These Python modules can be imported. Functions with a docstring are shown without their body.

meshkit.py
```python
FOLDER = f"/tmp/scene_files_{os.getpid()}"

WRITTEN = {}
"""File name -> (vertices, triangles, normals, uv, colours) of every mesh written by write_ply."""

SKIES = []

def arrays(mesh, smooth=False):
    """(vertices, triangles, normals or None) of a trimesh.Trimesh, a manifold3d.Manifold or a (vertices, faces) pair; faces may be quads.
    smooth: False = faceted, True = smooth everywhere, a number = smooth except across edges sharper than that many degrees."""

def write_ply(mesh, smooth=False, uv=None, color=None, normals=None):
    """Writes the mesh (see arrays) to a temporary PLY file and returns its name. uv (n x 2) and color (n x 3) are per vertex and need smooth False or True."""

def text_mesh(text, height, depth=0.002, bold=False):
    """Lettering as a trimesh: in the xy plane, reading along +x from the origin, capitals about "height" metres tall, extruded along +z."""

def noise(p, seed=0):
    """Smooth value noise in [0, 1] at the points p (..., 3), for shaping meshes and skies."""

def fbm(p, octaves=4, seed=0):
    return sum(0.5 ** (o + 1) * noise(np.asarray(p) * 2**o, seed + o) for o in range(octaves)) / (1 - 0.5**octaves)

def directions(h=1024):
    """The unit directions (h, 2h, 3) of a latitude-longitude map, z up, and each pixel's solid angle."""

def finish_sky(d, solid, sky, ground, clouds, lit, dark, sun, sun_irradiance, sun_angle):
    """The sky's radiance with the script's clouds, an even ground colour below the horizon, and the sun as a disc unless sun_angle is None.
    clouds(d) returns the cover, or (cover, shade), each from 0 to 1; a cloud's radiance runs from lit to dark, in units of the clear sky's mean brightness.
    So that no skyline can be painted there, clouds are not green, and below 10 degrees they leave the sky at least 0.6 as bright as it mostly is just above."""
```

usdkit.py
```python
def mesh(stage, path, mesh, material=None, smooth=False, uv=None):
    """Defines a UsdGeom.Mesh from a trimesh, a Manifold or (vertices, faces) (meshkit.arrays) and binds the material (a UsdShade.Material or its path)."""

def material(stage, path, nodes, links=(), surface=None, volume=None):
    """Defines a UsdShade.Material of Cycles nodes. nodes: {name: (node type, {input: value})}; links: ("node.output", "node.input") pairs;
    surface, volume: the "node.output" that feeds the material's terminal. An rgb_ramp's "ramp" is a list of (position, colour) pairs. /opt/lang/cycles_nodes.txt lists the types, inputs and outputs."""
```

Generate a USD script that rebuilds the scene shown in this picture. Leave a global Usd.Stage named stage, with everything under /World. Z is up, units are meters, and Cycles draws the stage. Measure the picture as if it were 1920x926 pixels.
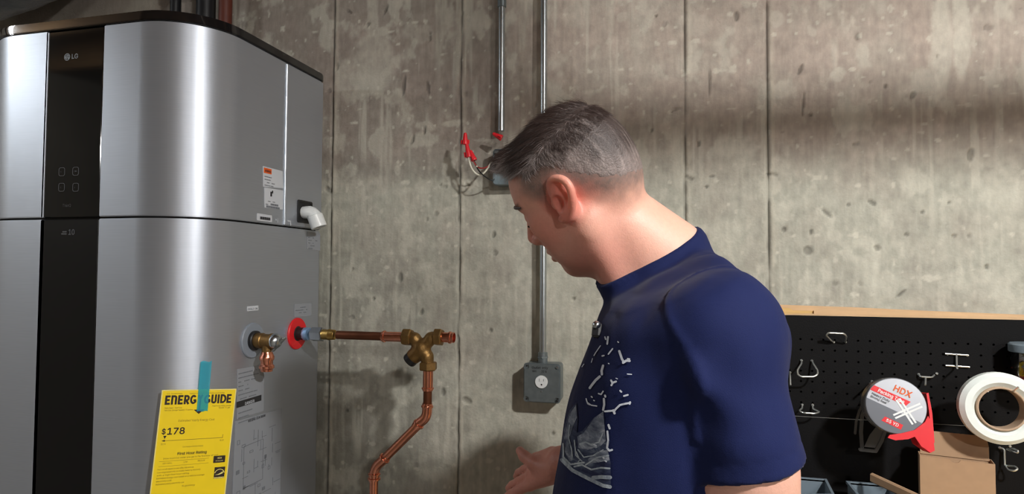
import math, numpy as np, trimesh, usdkit, meshkit
import manifold3d as m3
from shapely.geometry import Polygon, box as sbox, Point, LineString
from shapely import affinity
from shapely.ops import unary_union
from pxr import Usd, UsdGeom, UsdLux, UsdShade, Gf, Sdf, Vt
stage = Usd.Stage.CreateInMemory()
UsdGeom.SetStageUpAxis(stage, UsdGeom.Tokens.z); UsdGeom.SetStageMetersPerUnit(stage, 1.0)
UsdGeom.Xform.Define(stage, '/World'); UsdGeom.Scope.Define(stage, '/World/Looks')
rng = np.random.default_rng(7)
V = lambda *a: np.array(a, float)
# ------------------------------------------------------------------ camera
ZC, FPX = 1.45, 1200.0
YAW, PITCH, ROLL = np.radians([14.389, 2.115, 0.30])
CF = V(-math.sin(YAW)*math.cos(PITCH), math.cos(YAW)*math.cos(PITCH), math.sin(PITCH))
_r = V(math.cos(YAW), math.sin(YAW), 0); _u = np.cross(_r, CF)
CR = _r*math.cos(ROLL) + _u*math.sin(ROLL); CU = -_r*math.sin(ROLL) + _u*math.cos(ROLL)
CAM = V(0, 0, ZC)
cam = UsdGeom.Camera.Define(stage, '/World/camera')
cam.CreateHorizontalApertureAttr(36.0); cam.CreateVerticalApertureAttr(36.0*926/1920)
cam.CreateFocalLengthAttr(36.0*FPX/1920); cam.CreateClippingRangeAttr(Gf.Vec2f(0.05, 50))
cam.AddTransformOp().Set(Gf.Matrix4d(*CR, 0, *CU, 0, *(-CF), 0, *CAM, 1))
cam.CreateExposureAttr(0.0)
def ray(px, py): return CR*(px-960)/FPX + CU*(463-py)/FPX + CF
def at(px, py, X=None, Y=None, Z=None, D=None):
    """the point of the place that lies on a plane x=X, y=Y, z=Z or at depth D along the view axis"""
    d = ray(px, py)
    t = X/d[0] if X is not None else Y/d[1] if Y is not None else (Z-ZC)/d[2] if Z is not None else D
    return CAM + d*t
def project(p):
    p = np.asarray(p, float) - CAM; z = p@CF
    return 960+FPX*(p@CR)/z, 463-FPX*(p@CU)/z
# ------------------------------------------------------------------ light settings (the fixtures are built further down)
LIGHT_A = dict(c=V(1.02, .02, 2.40), r=.075, power=130.0, warm=(1.0, .982, .955))
LIGHT_B = dict(c=V(-2.62, .48, 2.40), r=.115, power=27.0, warm=(.92, .97, 1.0))
FILL_C = dict(c=V(1.50, -1.90, 2.40), r=.15, power=92.0, warm=(1.0, .985, .965))
dome = UsdLux.DomeLight.Define(stage, '/World/ambient_sky'); dome.CreateIntensityAttr(0.0)
# ------------------------------------------------------------------ helpers
used = {}
def numbered(path):
    k = used.get(path, 0); used[path] = k+1
    return path if k == 0 else f'{path}_{k:03d}'
def setd(pr, **kw):
    for k, v in kw.items():
        if v: pr.SetCustomDataByKey(k, v)
    return pr
def thing(name, label=None, cat=None, group=None, kind=None, base=(0, 0, 0)):
    x = UsdGeom.Xform.Define(stage, numbered('/World/'+name)); b = tuple(float(q) for q in base)
    x.AddTranslateOp().Set(Gf.Vec3d(*b)); pr = setd(x.GetPrim(), label=label, category=cat, group=group, kind=kind)
    BASE[str(pr.GetPath())] = np.array(b)
    return pr
BASE = {}
def part(name, mesh, mat, parent=None, smooth=35, label=None, cat=None, group=None, kind=None, col=None):
    if name in ('fine_print', 'circuit_lines', 'bar_code', 'label_text', 'printed_line', 'handwriting'): kind = 'stuff'
    root = '/World' if parent is None else str(parent.GetPath())
    path = numbered(root+'/'+name)
    top = '/'.join(path.split('/')[:3]); off = BASE.get(top, np.zeros(3))
    if isinstance(mesh, (list,)): mesh = trimesh.util.concatenate(mesh)
    if hasattr(mesh, 'to_mesh'):
        q = mesh.to_mesh(); mesh = trimesh.Trimesh(q.vert_properties[:, :3], q.tri_verts, process=False)
    mesh = mesh.copy(); mesh.vertices = mesh.vertices - off
    m = usdkit.mesh(stage, path, mesh, mat, smooth=True if col is not None else smooth)
    if col is not None:
        UsdGeom.PrimvarsAPI(m).CreatePrimvar('col', Sdf.ValueTypeNames.Color3fArray, 'vertex').Set(Vt.Vec3fArray.FromNumpy(np.asarray(col, np.float32)))
    return setd(m.GetPrim(), label=label, category=cat, group=group, kind=kind)
cat_ = trimesh.util.concatenate
def lin(r, g=None, b=None):
    c = np.array([r, g, b], float)/255
    return tuple(np.where(c <= .04045, c/12.92, ((c+.055)/1.055)**2.4))
def frame(z, up=V(0, 0, 1)):
    z = z/np.linalg.norm(z)
    if abs(z@up) > .95: up = V(0, 1, 0)
    x = np.cross(up, z); x /= np.linalg.norm(x); return x, np.cross(z, x), z
def place(mesh, o, x, y, z):
    T = np.eye(4); T[:3, 0], T[:3, 1], T[:3, 2], T[:3, 3] = x, y, z, o
    m = mesh.copy(); m.apply_transform(T); return m
def cbox(c, size, b=.002):
    """a box with chamfered edges"""
    h = np.array(size, float)/2; b = min(b, h.min()*.6); pts = []
    for s in np.ndindex(2, 2, 2):
        s = np.array(s)*2-1
        for k in range(3):
            q = h-b; q[k] = h[k]; pts.append(s*q)
    m = trimesh.convex.convex_hull(np.array(pts)); m.apply_translation(c); return m
def obox(c, x, y, z, size, b=.002): return place(cbox((0, 0, 0), size, b), c, x, y, z)
def lathe(profile, o, axis, seg=28, up=V(0, 0, 1)):
    """profile: (distance along axis, radius) pairs"""
    m = trimesh.creation.revolve(np.array([[r, h] for h, r in profile]), sections=seg)
    if m.volume < 0: m.invert()
    return place(m, o, *frame(np.asarray(axis, float), up))
def cyl(a, b, r, seg=24, ch=.001):
    a, b = np.array(a, float), np.array(b, float); L = np.linalg.norm(b-a); ch = min(ch, r*.5, L*.4)
    return lathe([(0, 0), (0, r-ch), (ch, r), (L-ch, r), (L, r-ch), (L, 0)], a, b-a, seg)
def pipe(a, b, ro, ri, seg=28):
    a, b = np.array(a, float), np.array(b, float); L = np.linalg.norm(b-a); c = min((ro-ri)*.3, L*.3)
    return lathe([(c, ri), (0, ri+c), (0, ro-c), (c, ro), (L-c, ro), (L, ro-c), (L, ri+c), (L-c, ri), (c, ri)], a, b-a, seg)
def hexnut(a, b, r, up=V(0, 0, 1)):
    a, b = np.array(a, float), np.array(b, float); L = np.linalg.norm(b-a); c = r*.12
    return lathe([(0, 0), (0, r-c), (c, r), (L-c, r), (L, r-c), (L, 0)], a, b-a, 6, up)
def tube(pts, r, seg=10, n=None, closed=False, caps=True):
    """a round bar along a smooth curve through pts"""
    from scipy.interpolate import CubicSpline
    pts = np.array(pts, float)
    if n:
        t = np.r_[0, np.cumsum(np.linalg.norm(np.diff(pts, axis=0), axis=1))]
        pts = CubicSpline(t, pts)(np.linspace(0, t[-1], n))
    rr = np.broadcast_to(np.asarray(r, float), (len(pts),))
    tg = np.gradient(pts, axis=0); tg /= np.linalg.norm(tg, axis=1)[:, None]
    x = frame(tg[0])[0]; rings = []
    a = np.arange(seg)*2*np.pi/seg
    for p, t, q in zip(pts, tg, rr):
        x = x-t*(x@t); x /= np.linalg.norm(x); y = np.cross(t, x)
        rings.append(p+q*(np.cos(a)[:, None]*x+np.sin(a)[:, None]*y))
    v = np.vstack(rings+[pts[:1], pts[-1:]]); f = []; k = len(pts)
    for i in range(k-1):
        for j in range(seg):
            a0, a1 = i*seg+j, i*seg+(j+1) % seg
            f += [[a0, a1, a1+seg], [a0, a1+seg, a0+seg]]
    for j in range(seg):
        f += [[k*seg, (j+1) % seg, j], [k*seg+1, (k-1)*seg+j, (k-1)*seg+(j+1) % seg]]
    return trimesh.Trimesh(v, f, process=False)
def wire(pts, r, seg=10, bend=.006):
    """a bent wire: straight runs with rounded corners"""
    pts = [np.array(p, float) for p in pts]; out = [pts[0]]
    for a, b, c in zip(pts, pts[1:], pts[2:]):
        d0, d1 = a-b, c-b; l0, l1 = np.linalg.norm(d0), np.linalg.norm(d1); q = min(bend, l0*.45, l1*.45)
        p0, p1 = b+d0/l0*q, b+d1/l1*q
        for t in np.linspace(0, 1, 6): out.append((1-t)**2*p0+2*t*(1-t)*b+t*t*p1)
    out.append(pts[-1]); return tube(out, r, seg)
def extrude(poly, depth, o, x, y):
    """a shapely outline in the plane (x, y) at o, pushed depth along x cross y"""
    x, y = np.array(x, float)/np.linalg.norm(x), np.array(y, float)/np.linalg.norm(y)
    gs = [g for g in getattr(poly, 'geoms', [poly]) if g.area > 0]
    m = cat_([trimesh.creation.extrude_polygon(g, depth, engine='earcut') for g in gs])
    return place(m, o, x, y, np.cross(x, y))
def rrect(w, h, r, cx=0, cy=0): return sbox(cx-w/2+r, cy-h/2+r, cx+w/2-r, cy+h/2-r).buffer(r, quad_segs=6)
def text(s, h, o, x, y, depth=.0004, width=None, bold=False):
    m = meshkit.text_mesh(s, h, depth, bold)
    if width: m.vertices[:, 0] *= width/np.ptp(m.vertices[:, 0])
    x, y = np.array(x, float)/np.linalg.norm(x), np.array(y, float)/np.linalg.norm(y)
    return place(m, o, x, y, np.cross(x, y))
# ------------------------------------------------------------------ materials
def mat(name, base, rough=.5, metal=0., bump=0., bscale=200, var=0., vscale=20, vstretch=(1, 1, 1), extra=None, links=(), **kw):
    p = dict(base_color=base, roughness=rough, metallic=metal); p.update(kw)
    nodes = {'p': ('principled_bsdf', p)}; L = list(links)
    if extra: nodes.update(extra)
    if bump or var:
        nodes['tc'] = ('texture_coordinate', {})
    if var:
        nodes['mp'] = ('mapping', {'scale': vstretch})
        nodes['nz'] = ('noise_texture', {'scale': vscale, 'detail': 5.0})
        b = np.array(base)
        nodes['rp'] = ('rgb_ramp', {'ramp': [(.25, tuple(b*(1-var))), (.75, tuple(np.minimum(b*(1+var), 1)))]})
        L += [('tc.object', 'mp.vector'), ('mp.vector', 'nz.vector'), ('nz.fac', 'rp.fac'), ('rp.color', 'p.base_color')]
    if bump:
        nodes['bn'] = ('noise_texture', {'scale': bscale, 'detail': 4.0}); nodes['bp'] = ('bump', {'strength': 1.0, 'distance': bump})
        L += [('tc.object', 'bn.vector'), ('bn.fac', 'bp.height'), ('bp.normal', 'p.normal')]
    return usdkit.material(stage, '/World/Looks/'+name, nodes, L, surface='p.BSDF')
M = {}
def vcol_mat(name, rough, bump=0, bscale=300, fine=.0, fscale=120, fstretch=(1, 1, 1), **kw):
    """base colour from the mesh's own colour variation, times a fine grain"""
    nodes = {'at': ('attribute', {'attribute': 'col'}), 'p': ('principled_bsdf', dict(roughness=rough, **kw)), 'tc': ('texture_coordinate', {})}
    L = []
    src = 'at.color'
    if fine:
        nodes['mp'] = ('mapping', {'scale': fstretch}); nodes['nz'] = ('noise_texture', {'scale': fscale, 'detail': 6.0, 'roughness': .65})
        nodes['rp'] = ('rgb_ramp', {'ramp': [(.3, (1-fine,)*3), (.7, (1+fine,)*3)]})
        nodes['mx'] = ('mix', {'mix_type': 'multiply', 'fac': 1.0})
        L += [('tc.object', 'mp.vector'), ('mp.vector', 'nz.vector'), ('nz.fac', 'rp.fac'), ('at.color', 'mx.color1'), ('rp.color', 'mx.color2')]; src = 'mx.color'
    L.append((src, 'p.base_color'))
    if bump:
        nodes['bn'] = ('noise_texture', {'scale': bscale, 'detail': 4.0}); nodes['bp'] = ('bump', {'strength': 1.0, 'distance': bump})
        L += [('tc.object', 'bn.vector'), ('bn.fac', 'bp.height'), ('bp.normal', 'p.normal')]
    return usdkit.material(stage, '/World/Looks/'+name, nodes, L, surface='p.BSDF')
M['concrete'] = vcol_mat('poured_concrete', .82, bump=.0012, bscale=140, fine=.10, fscale=60, fstretch=(1, 1, .35))
M['floor'] = mat('grey_floor', lin(120, 115, 108), .7, var=.12, vscale=4, bump=.001)
M['ceil'] = mat('subfloor_board', lin(120, 92, 62), .8, var=.2, vscale=6)
M['joist'] = mat('joist_lumber', lin(150, 115, 76), .7, var=.2, vscale=5, vstretch=(1, 8, 8))
M['sidewall'] = mat('plain_concrete', lin(140, 132, 120), .85, var=.12, vscale=5)
M['steel'] = usdkit.material(stage, '/World/Looks/brushed_silver_shell', {
    'tg': ('tangent', {'direction_type': 'radial', 'axis': 'z'}), 'tc': ('texture_coordinate', {}),
    'mp': ('mapping', {'scale': (2, 2, 160)}), 'nz': ('noise_texture', {'scale': 6.0, 'detail': 3.0}),
    'rp': ('rgb_ramp', {'ramp': [(.3, lin(176, 181, 190)), (.7, lin(181, 186, 195))]}),
    'p': ('principled_bsdf', {'metallic': .72, 'roughness': .46, 'anisotropic': .6, 'anisotropic_rotation': .25})},
    [('tg.tangent', 'p.tangent'), ('tc.object', 'mp.vector'), ('mp.vector', 'nz.vector'), ('nz.fac', 'rp.fac'), ('rp.color', 'p.base_color')], surface='p.BSDF')
M['satin_black'] = mat('satin_black_panel', (.0055, .0055, .006), .35, specular_ior_level=.3)
M['gloss_black'] = mat('glossy_black_plastic', (.006, .006, .007), .08, coat_weight=.6)
M['glass_black'] = mat('black_glass', (.004, .0045, .005), .06)
M['dark_gap'] = mat('dark_gap', (.01, .01, .011), .6)
M['mark_grey'] = mat('grey_marking', lin(82, 84, 88), .5)
M['mark_dim'] = mat('dim_marking', lin(62, 60, 60), .5)
M['white_label'] = mat('white_label_paper', lin(196, 200, 206), .55)
M['grey_label'] = mat('silver_label_film', lin(142, 146, 152), .45)
M['ink'] = mat('dark_ink', lin(40, 40, 42), .6)
M['ink_grey'] = mat('grey_ink', lin(112, 116, 122), .6)
M['orange'] = mat('orange_ink', lin(222, 92, 30), .55)
M['yellow'] = mat('yellow_label_paper', lin(240, 208, 0), .6, var=.03, vscale=30)
M['label_ink'] = mat('brown_black_ink', lin(38, 24, 10), .6)
M['label_ink_soft'] = mat('soft_ink_on_yellow', lin(150, 122, 10), .6)
M['yellow_edge'] = mat('pale_yellow', lin(235, 220, 130), .6)
M['tape_blue'] = usdkit.material(stage, '/World/Looks/blue_painters_tape', {
    'p': ('principled_bsdf', {'base_color': lin(84, 186, 214), 'roughness': .6}), 't': ('transparent_bsdf', {'color': (.52, .93, .92)}), 'm': ('mix_closure', {'fac': .68})},
    [('p.BSDF', 'm.closure1'), ('t.BSDF', 'm.closure2')], surface='m.closure')
M['white_plastic'] = mat('white_plastic', lin(222, 226, 226), .35)
M['black_plastic'] = mat('black_plastic', (.012, .012, .013), .45)
M['grey_ring'] = mat('grey_plastic_ring', lin(128, 136, 146), .45)
M['red_ring'] = mat('red_plastic_ring', lin(214, 28, 34), .45)
M['brass'] = mat('brass', lin(196, 160, 92), .32, 1., var=.15, vscale=60)
M['bronze'] = mat('dull_bronze', lin(134, 104, 62), .45, .85, var=.25, vscale=50, bump=.0006, bscale=220)
M['copper'] = mat('bright_copper', lin(236, 158, 130), .24, 1., var=.14, vscale=50)
M['copper_dull'] = mat('brown_tarnished_copper', lin(118, 72, 50), .42, .8, var=.2, vscale=30)
M['zinc'] = mat('zinc_plated', lin(196, 204, 210), .25, 1.)
M['zinc_blue'] = mat('blue_zinc', lin(150, 186, 224), .35, .7)
M['emt'] = mat('galvanized_conduit', lin(192, 200, 204), .33, 1., var=.08, vscale=40)
M['box_steel'] = mat('galvanized_box', lin(132, 142, 146), .4, .75, var=.12, vscale=60)
M['red_plastic'] = mat('red_plastic', lin(216, 34, 44), .4)
M['wire_white'] = mat('white_wire', lin(225, 222, 205), .45)
M['wire_black'] = mat('black_wire', (.012, .012, .012), .4)
M['wire_red'] = mat('red_wire', lin(150, 40, 40), .45)
M['rust'] = mat('red_oxide_paint', lin(96, 44, 30), .55, var=.15, vscale=18)
M['abs'] = mat('black_pipe', (.012, .012, .014), .4)
M['foil'] = mat('duct_foil', lin(118, 120, 124), .42, .9, bump=.012, bscale=16)
M['pegboard'] = mat('black_pegboard', (.0045, .0045, .005), .6, bump=.0003, bscale=260, specular_ior_level=.12)
M['tan_board'] = mat('raw_hardboard', lin(206, 172, 132), .75, var=.08, vscale=18)
M['ply'] = mat('pale_plywood', lin(214, 176, 112), .7, var=.12, vscale=12, vstretch=(1, 1, 20))
M['chrome'] = mat('chrome_wire', lin(236, 241, 238), .3, .9)
M['card'] = mat('brown_cardboard', lin(166, 136, 106), .8, var=.05, vscale=60)
M['tape_white'] = mat('white_tape', lin(222, 230, 226), .55)
M['core'] = mat('cardboard_core', lin(176, 152, 128), .75)
M['bin'] = mat('grey_bin_plastic', lin(112, 126, 136), .4)
M['clear_smoke'] = usdkit.material(stage, '/World/Looks/clear_plastic', {
    't': ('transparent_bsdf', {'color': (.82, .82, .82)}), 'g': ('glossy_bsdf', {'color': (.9, .9, .9), 'roughness': .12}),
    'd': ('principled_bsdf', {'base_color': lin(120, 120, 120), 'roughness': .3}), 'f': ('fresnel', {'IOR': 1.5}), 'm': ('mix_closure', {}), 'n': ('mix_closure', {'fac': .28})},
    [('f.fac', 'm.fac'), ('t.BSDF', 'm.closure1'), ('g.BSDF', 'm.closure2'), ('m.closure', 'n.closure1'), ('d.BSDF', 'n.closure2')], surface='n.closure')
M['jar_clear'] = usdkit.material(stage, '/World/Looks/clear_jar', {
    't': ('transparent_bsdf', {'color': (.95, .95, .95)}), 'g': ('glossy_bsdf', {'color': (.9, .9, .9), 'roughness': .08}), 'f': ('fresnel', {'IOR': 1.45}), 'm': ('mix_closure', {})},
    [('f.fac', 'm.fac'), ('t.BSDF', 'm.closure1'), ('g.BSDF', 'm.closure2')], surface='m.closure')
M['foil_label'] = mat('silver_foil_label', lin(186, 190, 198), .3, .45)
M['foil_dark'] = mat('grey_foil', lin(112, 116, 124), .3, .45)
M['skin'] = vcol_mat('skin', .48, bump=.0003, bscale=420, fine=.04, fscale=160, subsurface_weight=.12, subsurface_radius=(.012, .004, .002), subsurface_scale=1.0, specular_ior_level=.4)
M['hair'] = vcol_mat('hair_mass', .55, bump=.0012, bscale=380, fine=.25, fscale=220)
M['strand_dark'] = mat('dark_hair', lin(64, 50, 46), .38)
M['strand_grey'] = mat('grey_hair', lin(150, 140, 138), .38)
M['shirt'] = mat('navy_jersey', lin(12, 23, 66), .85, bump=.0003, bscale=900, sheen_weight=.05, sheen_roughness=.4, specular_ior_level=.25)
M['print_white'] = mat('white_screen_print', lin(206, 212, 222), .8)
def brushed(name, ramp, sc, st):
    return usdkit.material(stage, '/World/Looks/'+name, {'tc': ('texture_coordinate', {}), 'mp': ('mapping', {'scale': st, 'rotation': (0, .5, 0)}), 'nz': ('noise_texture', {'scale': sc, 'detail': 6.0, 'roughness': .7, 'distortion': .6}),
        'rp': ('rgb_ramp', {'ramp': ramp}), 'p': ('principled_bsdf', {'roughness': .85})}, [('tc.object', 'mp.vector'), ('mp.vector', 'nz.vector'), ('nz.fac', 'rp.fac'), ('rp.color', 'p.base_color')], surface='p.BSDF')
M['print_grey'] = brushed('grey_screen_print', [(.30, lin(44, 52, 78)), (.50, lin(104, 112, 128)), (.70, lin(176, 182, 194))], 30., (1, 1, 2.5))
M['print_dark'] = brushed('slate_screen_print', [(.38, lin(17, 25, 62)), (.55, lin(56, 66, 92)), (.72, lin(128, 138, 154))], 26., (1, 1, 3.))
M['print_pale'] = brushed('pale_screen_print', [(.30, lin(90, 100, 118)), (.60, lin(176, 186, 194))], 60., (1, 1, 1))
M['jeans'] = mat('dark_denim', lin(44, 50, 66), .9, var=.15, vscale=60)
M['shoe'] = mat('dark_shoe', lin(36, 34, 34), .6)
M['eye_white'] = mat('eye', lin(220, 214, 208), .2)
M['eye_dark'] = mat('iris', lin(40, 30, 24), .2)
M['lamp_white'] = mat('white_enamel', lin(225, 225, 222), .4)
def emit(name, color, strength):
    return usdkit.material(stage, '/World/Looks/'+name, {'e': ('emission', {'color': color, 'strength': strength})}, surface='e.emission')
# ------------------------------------------------------------------ the room
WY = 1.748                                   # back wall face
RX0, RX1, RY0, CEIL = -3.0, 2.9, -3.2, 2.62
def ss(a, b, x): t = np.clip((x-a)/(b-a), 0, 1); return t*t*(3-2*t)
def fb(x, z, sx, sz, o=4, s=0): return meshkit.fbm(np.stack([x*sx+31, np.full_like(x, 3.3+s), z*sz+17], -1), o, s)
SEAMS = [-3.0, -1.44, -1.019, -0.605, 0.024, 0.230, 0.86, 2.9]
r_w = np.random.default_rng(11)
LIGHT_SPOTS = [(700, 120, 45, 60, .5), (655, 150, 30, 45, .45), (700, 40, 12, 90, .5), (785, 60, 30, 20, .3), (800, 240, 20, 9, .5), (850, 232, 22, 6, .7), (748, 180, 10, 18, .5), (905, 260, 22, 4, .5),
    (1080, 30, 30, 25, .3), (1170, 172, 9, 10, .8), (1140, 80, 9, 6, .6), (1165, 30, 12, 9, .5), (1300, 48, 35, 22, .35), (1455, 35, 14, 16, .5), (1520, 60, 10, 10, .5), (1572, 135, 14, 15, .8),
    (1765, 80, 22, 95, .8), (1803, 60, 18, 95, .9), (1752, 140, 14, 60, .5), (1448, 325, 16, 8, .8), (1285, 325, 18, 8, .7), (880, 342, 16, 9, .8), (795, 346, 12, 8, .5), (745, 318, 7, 10, .5), (868, 755, 18, 8, .8), (617, 745, 14, 12, .6),
    (1880, 360, 50, 45, .4), (1850, 420, 40, 30, .3), (1080, 340, 20, 10, .5), (1060, 400, 14, 9, .5), (905, 400, 14, 22, .4), (690, 660, 25, 70, .35), (720, 800, 30, 60, .35), (930, 540, 10, 8, .5), (800, 560, 16, 60, .3), (960, 450, 10, 40, .3), (1000, 800, 60, 70, .5), (900, 800, 25, 60, .4), (930, 300, 12, 5, .4)]
DARK_MARKS = [(655, 22, 5, 2, 30), (723, 18, 2, 9, 20), (690, 45, 2, 5, 25), (806, 68, 2, 9, 0), (757, 160, 3, 18, 8), (802, 165, 3, 12, -10), (773, 262, 3, 9, 15), (796, 244, 2, 7, 0), (615, 355, 7, 4, 40), (632, 125, 2, 7, 0), (877, 347, 5, 2, 0), (826, 347, 2, 2, 0), (875, 751, 9, 5, 30), (612, 745, 5, 2, 0),
    (1330, 155, 2, 22, 0), (1448, 327, 10, 3, 5), (1291, 333, 8, 3, 20), (1335, 331, 4, 2, 0), (1506, 195, 2, 22, 5), (1500, 130, 3, 10, 25), (1520, 215, 4, 3, 0), (1660, 162, 3, 4, 20), (1712, 178, 5, 7, 35), (1645, 465, 6, 5, 20), (1700, 440, 4, 4, 0), (1730, 398, 4, 3, 0), (1780, 380, 3, 3, 0), (1690, 550, 11, 2, -35), (1590, 385, 3, 3, 0), (1470, 430, 4, 5, 0), (1520, 435, 3, 5, 0), (1515, 470, 8, 8, 0), (1850, 500, 4, 4, 0), (1260, 210, 2, 2, 0), (1222, 244, 2, 4, 0), (1380, 30, 4, 9, 0), (1635, 380, 8, 4, 30), (1550, 400, 12, 3, 40), (1820, 290, 6, 12, 10), (1325, 350, 3, 3, 0), (1310, 270, 3, 5, 0), (1305, 500, 2, 10, 10),
    (650, 770, 3, 3, 0), (750, 520, 4, 9, 0), (700, 560, 3, 3, 0), (925, 440, 3, 6, 20), (1036, 812, 3, 3, 0), (975, 852, 3, 2, 30), (985, 940, 4, 3, 0), (1230, 30, 2, 3, 0), (1075, 560, 3, 3, 0), (920, 620, 3, 4, 0), (660, 505, 2, 3, 0), (830, 735, 4, 7, 0), (790, 585, 3, 6, 20)]
def wall_fields(x, z):
    """relief (metres, towards the room) and colour of the cast concrete at wall points"""
    px, py = project(np.stack([x, np.full_like(x, WY), z], -1))
    n1, n2, n3 = fb(x, z, 3, 2.2, 5, 1), fb(x, z, 26, 3.2, 4, 2), fb(x, z, 70, 50, 3, 3)
    n4 = fb(x, z, 12, 9, 5, 4); n5 = fb(x, z, 150, 9, 3, 5)
    brown, pale = np.array(lin(168, 155, 144)), np.array(lin(172, 171, 158))
    edge = 290+60*(n2-.5)*2.4+55*(n1-.5)*2+40*(n4-.5)
    stain = ss(-60, 75, py-edge)                       # the lower lifts set paler, with ragged runs down the joint
    k = np.clip(.12+.80*stain+(n4-.5)*.75+(n2-.5)*.5, 0, 1)
    c = brown*(1-k[..., None])+pale*k[..., None]
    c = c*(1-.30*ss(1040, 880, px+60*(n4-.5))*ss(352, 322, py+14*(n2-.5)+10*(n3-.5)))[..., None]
    c = c*(1-.30*ss(860, 740, px+90*(n4-.5)+40*(n2-.5))*ss(380, 620, py+90*(n1-.5)))[..., None]   # lower-left shade put into the colour, along with dark streaks   # the upper left lift dried darker
    c = c*(1+(n3-.5)*.42+(n5-.5)*.30+(n1-.5)*.25+(fb(x, z, 9, 30, 5, 61)-.5)*.30)[..., None]
    h = (n1-.5)*.003+(n2-.5)*.0016+(n3-.5)*.0010
    wx, wy = px+18*(n4-.5)+8*(n3-.5), py+26*(n2-.5)+10*(n3-.5)
    scuff = np.zeros_like(x)
    for cx, cy, rx, ry, a in LIGHT_SPOTS:
        d = ((wx-cx)/rx)**2+((wy-cy)/ry)**2
        scuff = np.maximum(scuff, a*ss(1.25, .55, d))
    rough = ss(.50, .58, fb(x, z, 22, 12, 5, 9))*ss(.44, .56, n4)
    runs = ss(.57, .68, fb(x, z, 55, 2.2, 3, 12))*ss(.42, .56, fb(x, z, 5, 4, 3, 13))
    specks = ss(.71, .77, fb(x, z, 60, 48, 2, 21))
    light = np.clip(np.maximum(scuff*(.65+.7*(n3-.2)), np.maximum(.54*rough, np.maximum(.56*runs, .8*specks))), 0, 1)
    c = c+(np.array(lin(206, 203, 188))-c)*(light*.72)[..., None]
    h = h+.0008*light*(n3-.3)
    dark = np.zeros_like(x)
    for cx, cy, rx, ry, ang in DARK_MARKS:
        a = math.radians(ang); dx, dy = px-cx+3*(n3-.5), py-cy+3*(n3-.5)
        d = ((dx*math.cos(a)+dy*math.sin(a))/rx)**2+((-dx*math.sin(a)+dy*math.cos(a))/ry)**2
        dark = np.maximum(dark, ss(1.7, .5, d))
    pits = ss(.765, .80, fb(x, z, 34, 26, 2, 30))*ss(.5, .6, fb(x, z, 6, 6, 2, 31))
    dark = np.maximum(dark, .7*pits)
    h = h-.0045*dark
    c = c*(1-.42*dark)[..., None]
    # board-like texture left by the forms: fine upright ridges
    for rx_, w, a in [(-.80, .010, .5), (-.775, .006, .4), (-.70, .006, .35), (-.30, .006, .3), (.32, .006, .3), (.43, .008, .5), (.47, .007, .45), (.62, .010, .35)]:
        g = np.exp(-((x-rx_-.006*(n1-.5))/w)**2)*ss(.35, .6, fb(x, z, 1, 5, 3, 40+int(rx_*100)))
        h = h+.0016*g*a; c = c*(1+.22*a*g)[..., None]
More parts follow.
